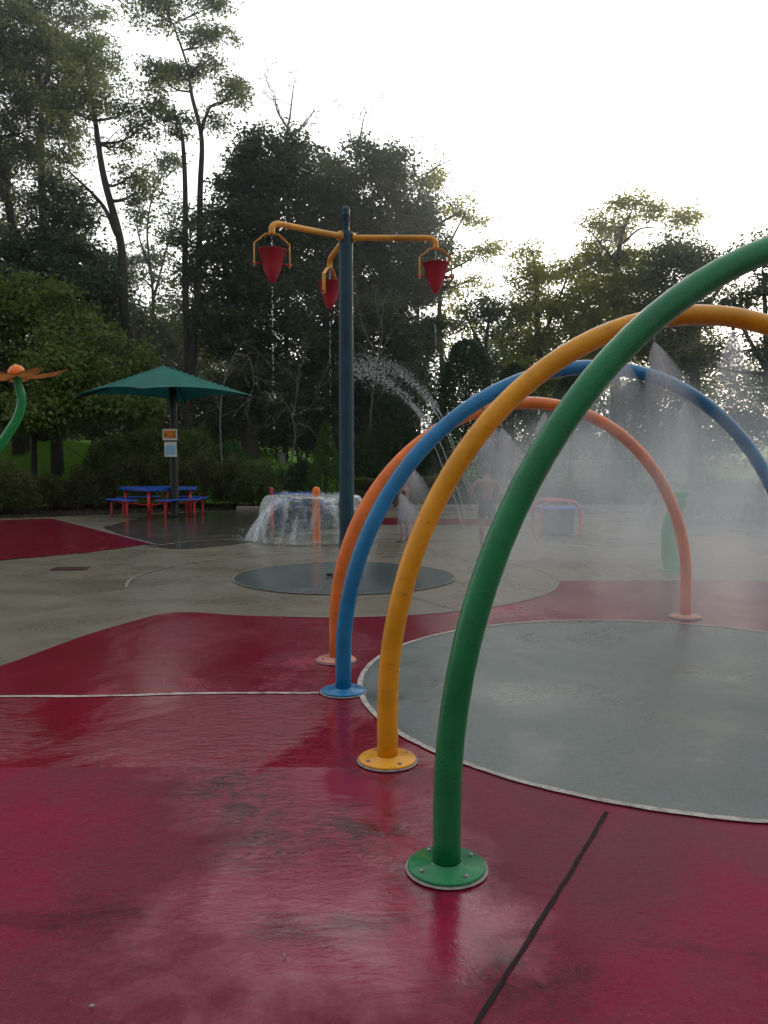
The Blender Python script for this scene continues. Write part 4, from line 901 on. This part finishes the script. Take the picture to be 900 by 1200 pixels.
def shrub(xc, ytop, wpx, Y, label, leaf='hedge', seed=1, n=6500, size=.075, flat=1.0, name='shrub', cat='shrub', group=None, depth=1.0):
    global NL
    rng = np.random.default_rng(seed); k = Y / F; c = at(xc, ytop, Y); gz = terr(c.x, Y); h = c.z - gz; R0 = wpx * k / 2
    root = empty(name, (c.x, Y, gz), 0, label, cat, group)
    u = rng.normal(size=(n, 3)); u /= np.linalg.norm(u, axis=1)[:, None]; u[:, 2] = np.abs(u[:, 2]) ** .8
    lump = 1 + .16 * np.sin(u[:, 0] * 5 + seed) * np.cos(u[:, 2] * 6) + .1 * np.sin(u[:, 1] * 11 + u[:, 0] * 7)
    q = u * (rng.uniform(.3, 1, n) ** .35 * lump + rng.normal(size=n) * .04)[:, None]
    P = q * [R0, R0 * depth, h * .86 * flat]; P[:, 2] += h * .12; P[:, 2] = np.maximum(P[:, 2], .03)
    V, Q, v = leaf_quads(P, size, rng, droop=0, aspect=.55, outward=u * .6)
    npmesh('foliage', V, Q, LM[leaf], root, attr=v); NL += n
    TV, TQ, off = [], [], 0
    for j in range(9):
        d = rng.normal(size=2) * .5; e = np.array([d[0] * R0, d[1] * R0, h * .75]); t, qd = tube_arr(smoothpts([(d[0] * .15, d[1] * .15, -.05), e * .5 + rng.normal(size=3) * .05, e], 4), np.linspace(.022, .006, 9), 5)
        TV.append(t); TQ.append(qd + off); off += len(t)
    npmesh('stems', np.concatenate(TV), np.concatenate(TQ), M['bark'], root, smooth=True)
SH = [(-60, 520, 110, 23.0, 'brown green shrub beyond the left edge'), (8, 546, 70, 22.6, 'dark shrub at the left edge below flower'), (62, 560, 56, 24.6, 'low dark shrub in front of the bright grass slope'),
      (104, 548, 60, 25.0, 'dark shrub just left of the picnic table'), (148, 530, 66, 25.4, 'hedge shrub behind the left benches'), (192, 528, 62, 25.6, 'hedge shrub behind the umbrella post'),
      (236, 530, 60, 25.6, 'hedge shrub right of the umbrella post'), (272, 540, 44, 25.4, 'low hedge shrub beside the leafy green bush')]
for i, (x, y, wd, Yd, lab) in enumerate(SH): shrub(x, y, wd, Yd, lab, 'hedge', 70 + i, 9000, .07, group='shrubs of the loose hedge at left', depth=.8)
for i, (x, y, wd, Yd) in enumerate([(-40, 430, 150, 33), (60, 455, 120, 37), (140, 470, 110, 35), (215, 450, 110, 33.5), (290, 470, 110, 33), (350, 450, 100, 34.5), (420, 470, 100, 33.5), (190, 505, 56, 29), (225, 500, 60, 28.5), (128, 512, 56, 28.4), (160, 508, 54, 28.8)]):
    shrub(x, y, wd, Yd, ['dark undergrowth beyond the left edge', 'dark undergrowth above the bright grass slope', 'dark undergrowth behind the guard rail', 'dark thicket behind the umbrella post', 'dark thicket below the dark maple', 'dark thicket between the two maples', 'dark thicket behind the slate pole', 'bush on the slope left of umbrella post', 'bush on the slope right of umbrella post', 'leafy bush right of the bright lawn', 'leafy bush above the left bench'][i], 'mid' if i < 7 else 'light', 110 + i, 9000, .13 if i < 7 else .09, name='undergrowth' if i < 7 else 'shrub', cat='shrub')
shrub(300, 538, 60, 24.9, 'rounded green bush left of the water bell', 'mid', 80, 9000, .075)
shrub(262, 520, 60, 29, 'bright green bush higher on the slope', 'bright', 81, 7000, .085)
shrub(325, 552, 34, 27, 'small dark bush behind the water bell', 'ever', 82, 4000, .07)
shrub(355, 540, 40, 28, 'dark bush left of the small spruce', 'ever', 83, 5000, .08)
shrub(420, 520, 50, 28.5, 'dark bush hidden behind the slate pole', 'ever', 84, 6000, .08)
shrub(505, 520, 60, 30, 'dark bush between the arborvitae', 'ever', 85, 6000, .09)
shrub(860, 560, 130, 19.5, 'large grey green shrub in the mist at right edge', 'hedge', 86, 12000, .07, depth=.7)
shrub(985, 540, 130, 19, 'large shrub beyond the right edge', 'hedge', 87, 9000, .08, depth=.7)
def hedge(x0, x1, ytop, Y, label, seed):
    global NL
    rng = np.random.default_rng(seed); a = at(x0, ytop, Y); b = at(x1, ytop, Y); h = a.z; Lx = b.x - a.x; D = 1.0; gz = terr(a.x, Y)
    root = empty('clipped_hedge', ((a.x + b.x) / 2, Y, gz), 0, label, 'hedge'); h -= gz
    n = int(Lx * 2600); x = rng.uniform(-Lx / 2, Lx / 2, n); f = rng.random(n)
    y = np.where(f < .5, -D / 2 + np.abs(rng.normal(size=n)) * .08, rng.uniform(-D / 2, D / 2, n)); z = np.where(f < .5, rng.uniform(0.02, h, n), h - np.abs(rng.normal(size=n)) * .07)
    z += .05 * np.sin(x * 1.7) * (z > h * .7); P = np.stack([x, y, z], 1)
    V, Q, v = leaf_quads(P, .07, rng, droop=0, aspect=.6); npmesh('foliage', V, Q, LM['hedge'], root, attr=v); NL += n
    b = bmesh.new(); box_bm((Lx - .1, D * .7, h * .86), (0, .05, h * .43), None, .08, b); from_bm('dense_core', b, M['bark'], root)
hedge(415, 560, 560, 25.6, 'low clipped hedge behind the water bell and the pole', 91)
hedge(566, 760, 564, 24.9, 'low clipped hedge behind the bathers, fading into mist', 92)
hedge(764, 960, 566, 24.9, 'low clipped hedge at right behind the misty shrub', 93)

# ------------------------------------------------------------------ bare dead trees
def bare_tree(Y, segs, label, seed, r0=.05, group='bare dead branches'):
    rng = np.random.default_rng(seed); k = Y / F; b0 = at(*segs[0][0], Y); gz = terr(b0.x, Y); org = np.array([b0.x, Y, gz])
    root = empty('bare_tree', tuple(org), 0, label, 'bare tree'); TV, TQ, off = [], [], 0
    def add(p, r_):
        nonlocal off
        v, q = tube_arr(p, r_, 6); TV.append(v); TQ.append(q + off); off += len(v)
    def grow(p, d, l, r_, lev):
        q = p + d * l; m = (p + q) / 2 + rng.normal(size=3) * l * .10; sp = smoothpts([p, m, q], 4); add(sp, np.linspace(r_, r_ * .55, len(sp)))
        if lev <= 0: return
        for _ in range(rng.integers(2, 4)):
            nd = d + rng.normal(size=3) * [.55, .35, .5]; nd /= np.linalg.norm(nd); i = rng.integers(len(sp) // 2, len(sp)); grow(sp[i], nd, l * rng.uniform(.5, .8), max(.009, r_ * .62), lev - 1)
    for si, sg_ in enumerate(segs):
        W = [np.array(at(x, y, Y)) for x, y in sg_]
        if si == 0: W[0] = org - [0, 0, .05]
        sp = smoothpts(W, 6); rad = np.linspace(r0 * (1.6 if si == 0 else .8), r0 * .3, len(sp)); add(sp, rad)
        for i in range(len(sp) // 3, len(sp), 4):
            d = sp[min(i + 1, len(sp) - 1)] - sp[i - 1]; d /= np.linalg.norm(d) + 1e-9; nd = d + rng.normal(size=3) * [.8, .4, .6]; nd /= np.linalg.norm(nd); grow(sp[i], nd, rng.uniform(14, 30) * k, max(.014, rad[i] * .5), 3 if Y > 33 else 2)
    npmesh('branches', np.concatenate(TV) - org, np.concatenate(TQ), M['deadbark'], root, smooth=True)
bare_tree(28, [[(262, 590), (258, 500), (262, 450), (275, 415), (285, 402)], [(275, 415), (292, 420), (297, 450), (290, 470)]], 'bare bleached tree right of the green umbrella', 101, .028)
bare_tree(28.5, [[(335, 590), (345, 520), (342, 488), (330, 465)], [(342, 488), (362, 478), (372, 462)], [(343, 490), (350, 450), (352, 430)]], 'bare bleached forked tree left of the slate pole', 102, .024)
bare_tree(28.5, [[(432, 590), (434, 500), (440, 430), (448, 390), (440, 355)], [(440, 425), (462, 385), (480, 370)], [(440, 415), (425, 380), (418, 350)]], 'bare twiggy tree just right of the slate pole', 103, .024)
bare_tree(33.5, [[(335, 590), (336, 400), (338, 250), (335, 170), (340, 135), (344, 100)], [(335, 165), (352, 150), (360, 138)], [(337, 150), (325, 130), (322, 112)]], 'dead bare treetop rising highest above the dark maple', 104, .075)
bare_tree(34.5, [[(420, 590), (420, 400), (420, 250), (418, 190), (424, 150), (428, 132)], [(419, 185), (412, 165), (410, 150)]], 'dead bare treetop above the maple behind the tower', 105, .06)
bare_tree(35, [[(492, 590), (490, 400), (488, 260), (495, 215), (508, 198), (522, 190)], [(494, 217), (488, 205), (484, 196)]], 'short dead branches above the dark oak', 106, .06)

# ------------------------------------------------------------------ far wood closing the view, grass, litter
rng = np.random.default_rng(5); P = []
for _ in range(620):
    x = rng.uniform(-42, 46); y = rng.uniform(42, 52); g = terr(x, y); top = 6.0 + 1.3 * math.sin(x * .31) + .8 * math.sin(x * .9 + 1)
    top += 1.5 if x > 6 else 0
    n = 330; c = np.array([x, y, g + rng.uniform(.2, max(1, top - 1))]); q = rng.normal(size=(n, 3)) * [1.0, .9, .65]; P.append(c + q)
for _ in range(260):                                   # unseen leaf ring added behind and beside the viewer to darken reflections
    a = rng.uniform(R(165), R(375)); r_ = rng.uniform(17, 22); c = np.array([r_ * math.cos(a) * 1.3, r_ * math.sin(a), rng.uniform(.5, 9)]); P.append(c + rng.normal(size=(260, 3)) * [1.7, 1.7, 1.3])
P = np.concatenate(P); V, Q, v = leaf_quads(P, .25, rng); tag(npmesh('distant_wood', V, Q, LM['dark'], attr=v), 'dark far woodland closing the view behind the trees', 'woodland', kind='stuff'); NL += len(Q)
n = 60000; x = rng.uniform(-16, -1.5, n); y = rng.uniform(26.3, 36, n); z = np.array([terr(a, b) for a, b in zip(x, y)])
h = rng.uniform(.05, .16, n); a = rng.uniform(0, PI, n); wv = .012; P0 = np.stack([x, y, z], 1); dx = np.stack([np.cos(a) * wv, np.sin(a) * wv, np.zeros(n)], 1); tp = P0 + np.stack([rng.normal(size=n) * .04, rng.normal(size=n) * .04, h], 1)
V = np.stack([P0 - dx, P0 + dx, tp], 1).reshape(-1, 3); tag(npmesh('grass', V, np.arange(n * 3).reshape(-1, 3), LM['grassblade'], attr=rng.random(n)), 'bright green grass on the slope behind the hedge', 'grass', kind='stuff')
n = 5000; x = rng.uniform(-14, -1, n); y = rng.uniform(19.2, 26, n); keep = y > np.interp(x, [-13, -8.8, -6.6, -4, 0], [18.9, 20.9, 22.6, 23.8, 24.1]); x, y = x[keep], y[keep]
P = np.stack([x, y, np.full(len(x), .0)], 1); V, Q, v = leaf_quads(P, .07, rng, droop=-.05); V[:, 2] = np.abs(V[:, 2]) * .3 - .02; M['litter'] = m_leaf('leaf_litter', (.05, .035, .02), (.22, .19, .14), .1)
tag(npmesh('leaf_litter', V, Q, M['litter'], attr=v), 'fallen leaves and bark chips on dark soil below hedge', 'leaf litter', kind='stuff')

t = NT('haze'); v_ = t.n('ShaderNodeVolumeScatter', {'Color': (.80, .88, .95, 1), 'Density': .0060, 'Anisotropy': .55}).outputs[0]; t.t.links.new(v_, t.out.inputs['Volume'])
hz = from_bm('evening_haze', box_bm((110, 34, 26), (0, 39.5, 12.9)), t.m, None, False); tag(hz, 'thin damp evening haze hanging among the trees', 'haze', kind='stuff')

# ------------------------------------------------------------------ guard rail on the slope, street lamp, fence, red umbrella, grey pillar
A, B = np.array(at(74, 500, 37)), np.array(at(182, 528, 33.5))
gr = empty('guard_rail', (A[0], A[1], terr(A[0], A[1])), 0, 'pale weathered guard rail slanting down the wooded slope', 'guard rail')
Ag = np.array(gr.location)
for k in range(4):
    p = A + (B - A) * (k + .0) / 3; b = bmesh.new(); g = terr(p[0], p[1]); hh = max(.3, p[2] - g + .12); box_bm((.13, .13, hh), (p[0] - Ag[0], p[1] - Ag[1] + .1, g - Ag[2] - .15 + hh / 2), None, .01, b); from_bm('rail_post', b, M['bark'], gr)
for k in range(2):
    a_, b_ = A + (B - A) * (.5 * k), A + (B - A) * (.5 * k + .49); b = bmesh.new(); d = Vector(b_ - a_); q = d.to_track_quat('X', 'Z').to_matrix(); box_bm((d.length, .05, .12), tuple((a_ + b_) / 2 - Ag), q, .02, b); from_bm('rail', b, M['rail'], gr)
lp = at(168, 378, 38); sl_ = empty('street_lamp', (lp.x, 38, terr(lp.x, 38)), 0, 'grey street lamp head on long arm among the trunks', 'street lamp'); z0 = terr(lp.x, 38)
tube('pole', [(-.2, 0, -.2), (-.2, 0, lp.z - z0 - .15)], [.09, .055], M['lampgrey'], sl_, 12)
tube('arm', smoothpts([(-.2, 0, lp.z - z0 - .2), (0, 0, lp.z - z0 + .02), (.5, 0, lp.z - z0)], 5), .035, M['lampgrey'], sl_, 10)
b = bmesh.new(); bmesh.ops.create_uvsphere(b, u_segments=20, v_segments=10, radius=1); bmesh.ops.scale(b, vec=(.45, .17, .09), verts=b.verts); bmesh.ops.translate(b, vec=(.78, 0, lp.z - z0), verts=b.verts); from_bm('lamp_head', b, M['white'], sl_)
fx0, fx1 = at(592, 540, 21).x, at(1100, 540, 21).x
fn = empty('rail_fence', (fx0, 21, 0), 0, 'thin grey rail fence crossing behind the mist at right', 'fence')
tube('rail', [(0, 0, 1.44), (fx1 - fx0, 0, 1.44)], .018, M['rail'], fn, 10)
for k in range(2): tube('fence_post', [(k * (fx1 - fx0), 0.03, 0), (k * (fx1 - fx0), .03, 1.46)], .024, M['rail'], fn, 10)
ru = at(308, 545, 33); um2 = empty('patio_umbrella', (ru.x, 33, terr(ru.x, 33)), 0, 'small red umbrella peeping over the bushes far behind', 'umbrella'); zz = ru.z - terr(ru.x, 33)
b = lathe_bm([(0, zz + .05), (.18, zz - .02), (.36, zz - .13), (.37, zz - .15), (.18, zz - .05), (0, zz + .02)], 8); from_bm('canopy', b, M['canvas_red'], um2, False)
tube('pole', [(0, 0, -.05), (0, 0, zz + .07)], .02, M['white'], um2, 8)
gp = at(331, 541, 31); pi_ = empty('stone_pillar', (gp.x, 31, terr(gp.x, 31)), 0, 'narrow pale grey pillar in the gap beneath the dark maple', 'pillar'); zz = at(331, 533, 31).z - terr(gp.x, 31)
b = bmesh.new(); box_bm((.22, .22, zz + .1), (0, 0, zz / 2 - .05), None, .02, b); from_bm('shaft', b, M['rail'], pi_); b = bmesh.new(); box_bm((.3, .3, .06), (0, 0, zz + .03), None, .015, b); from_bm('cap', b, M['rail'], pi_)

# small litter on the pad
for i, (x, y, s_, lab) in enumerate([(333, 1124, .004, 'tiny white pebble on the worn red paint in front'), (108, 1184, .006, 'small pale wet chip near the bottom left corner'), (540, 918, .008, 'small pale leaf lying inside the large grey circle')]):
    g = ground(x, y); b = bmesh.new(); bmesh.ops.create_icosphere(b, subdivisions=2, radius=s_)
    for v in b.verts: v.co.z *= .4; v.co.x *= 1.4
    o = from_bm('pebble', b, M['grout']); o.location = (g[0], g[1], z3 + s_ * .38); tag(o, lab, 'pebble')

# ------------------------------------------------------------------ camera and render settings
cd = bpy.data.cameras.new('camera'); cam = bpy.data.objects.new('camera', cd); COL.objects.link(cam); scn.camera = cam
cam.location = (0, 0, H); cam.rotation_euler = (PI / 2 - TH, 0, 0)
cd.sensor_fit = 'VERTICAL'; cd.sensor_height = 36; cd.lens = 36 * F / 1200; cd.clip_start = .05; cd.clip_end = 2000
scn.view_settings.view_transform = 'Standard'; scn.view_settings.look = 'None'; scn.view_settings.exposure = 0
scn.cycles.max_bounces = 6; scn.cycles.diffuse_bounces = 3; scn.cycles.glossy_bounces = 3; scn.cycles.transmission_bounces = 3; scn.cycles.transparent_max_bounces = 24; scn.cycles.volume_bounces = 1
scn.cycles.volume_step_rate = 2.0; scn.cycles.volume_max_steps = 64; scn.cycles.use_denoising = True; scn.cycles.sample_clamp_indirect = 4
scn.render.use_persistent_data = False
print('leaves', NL)
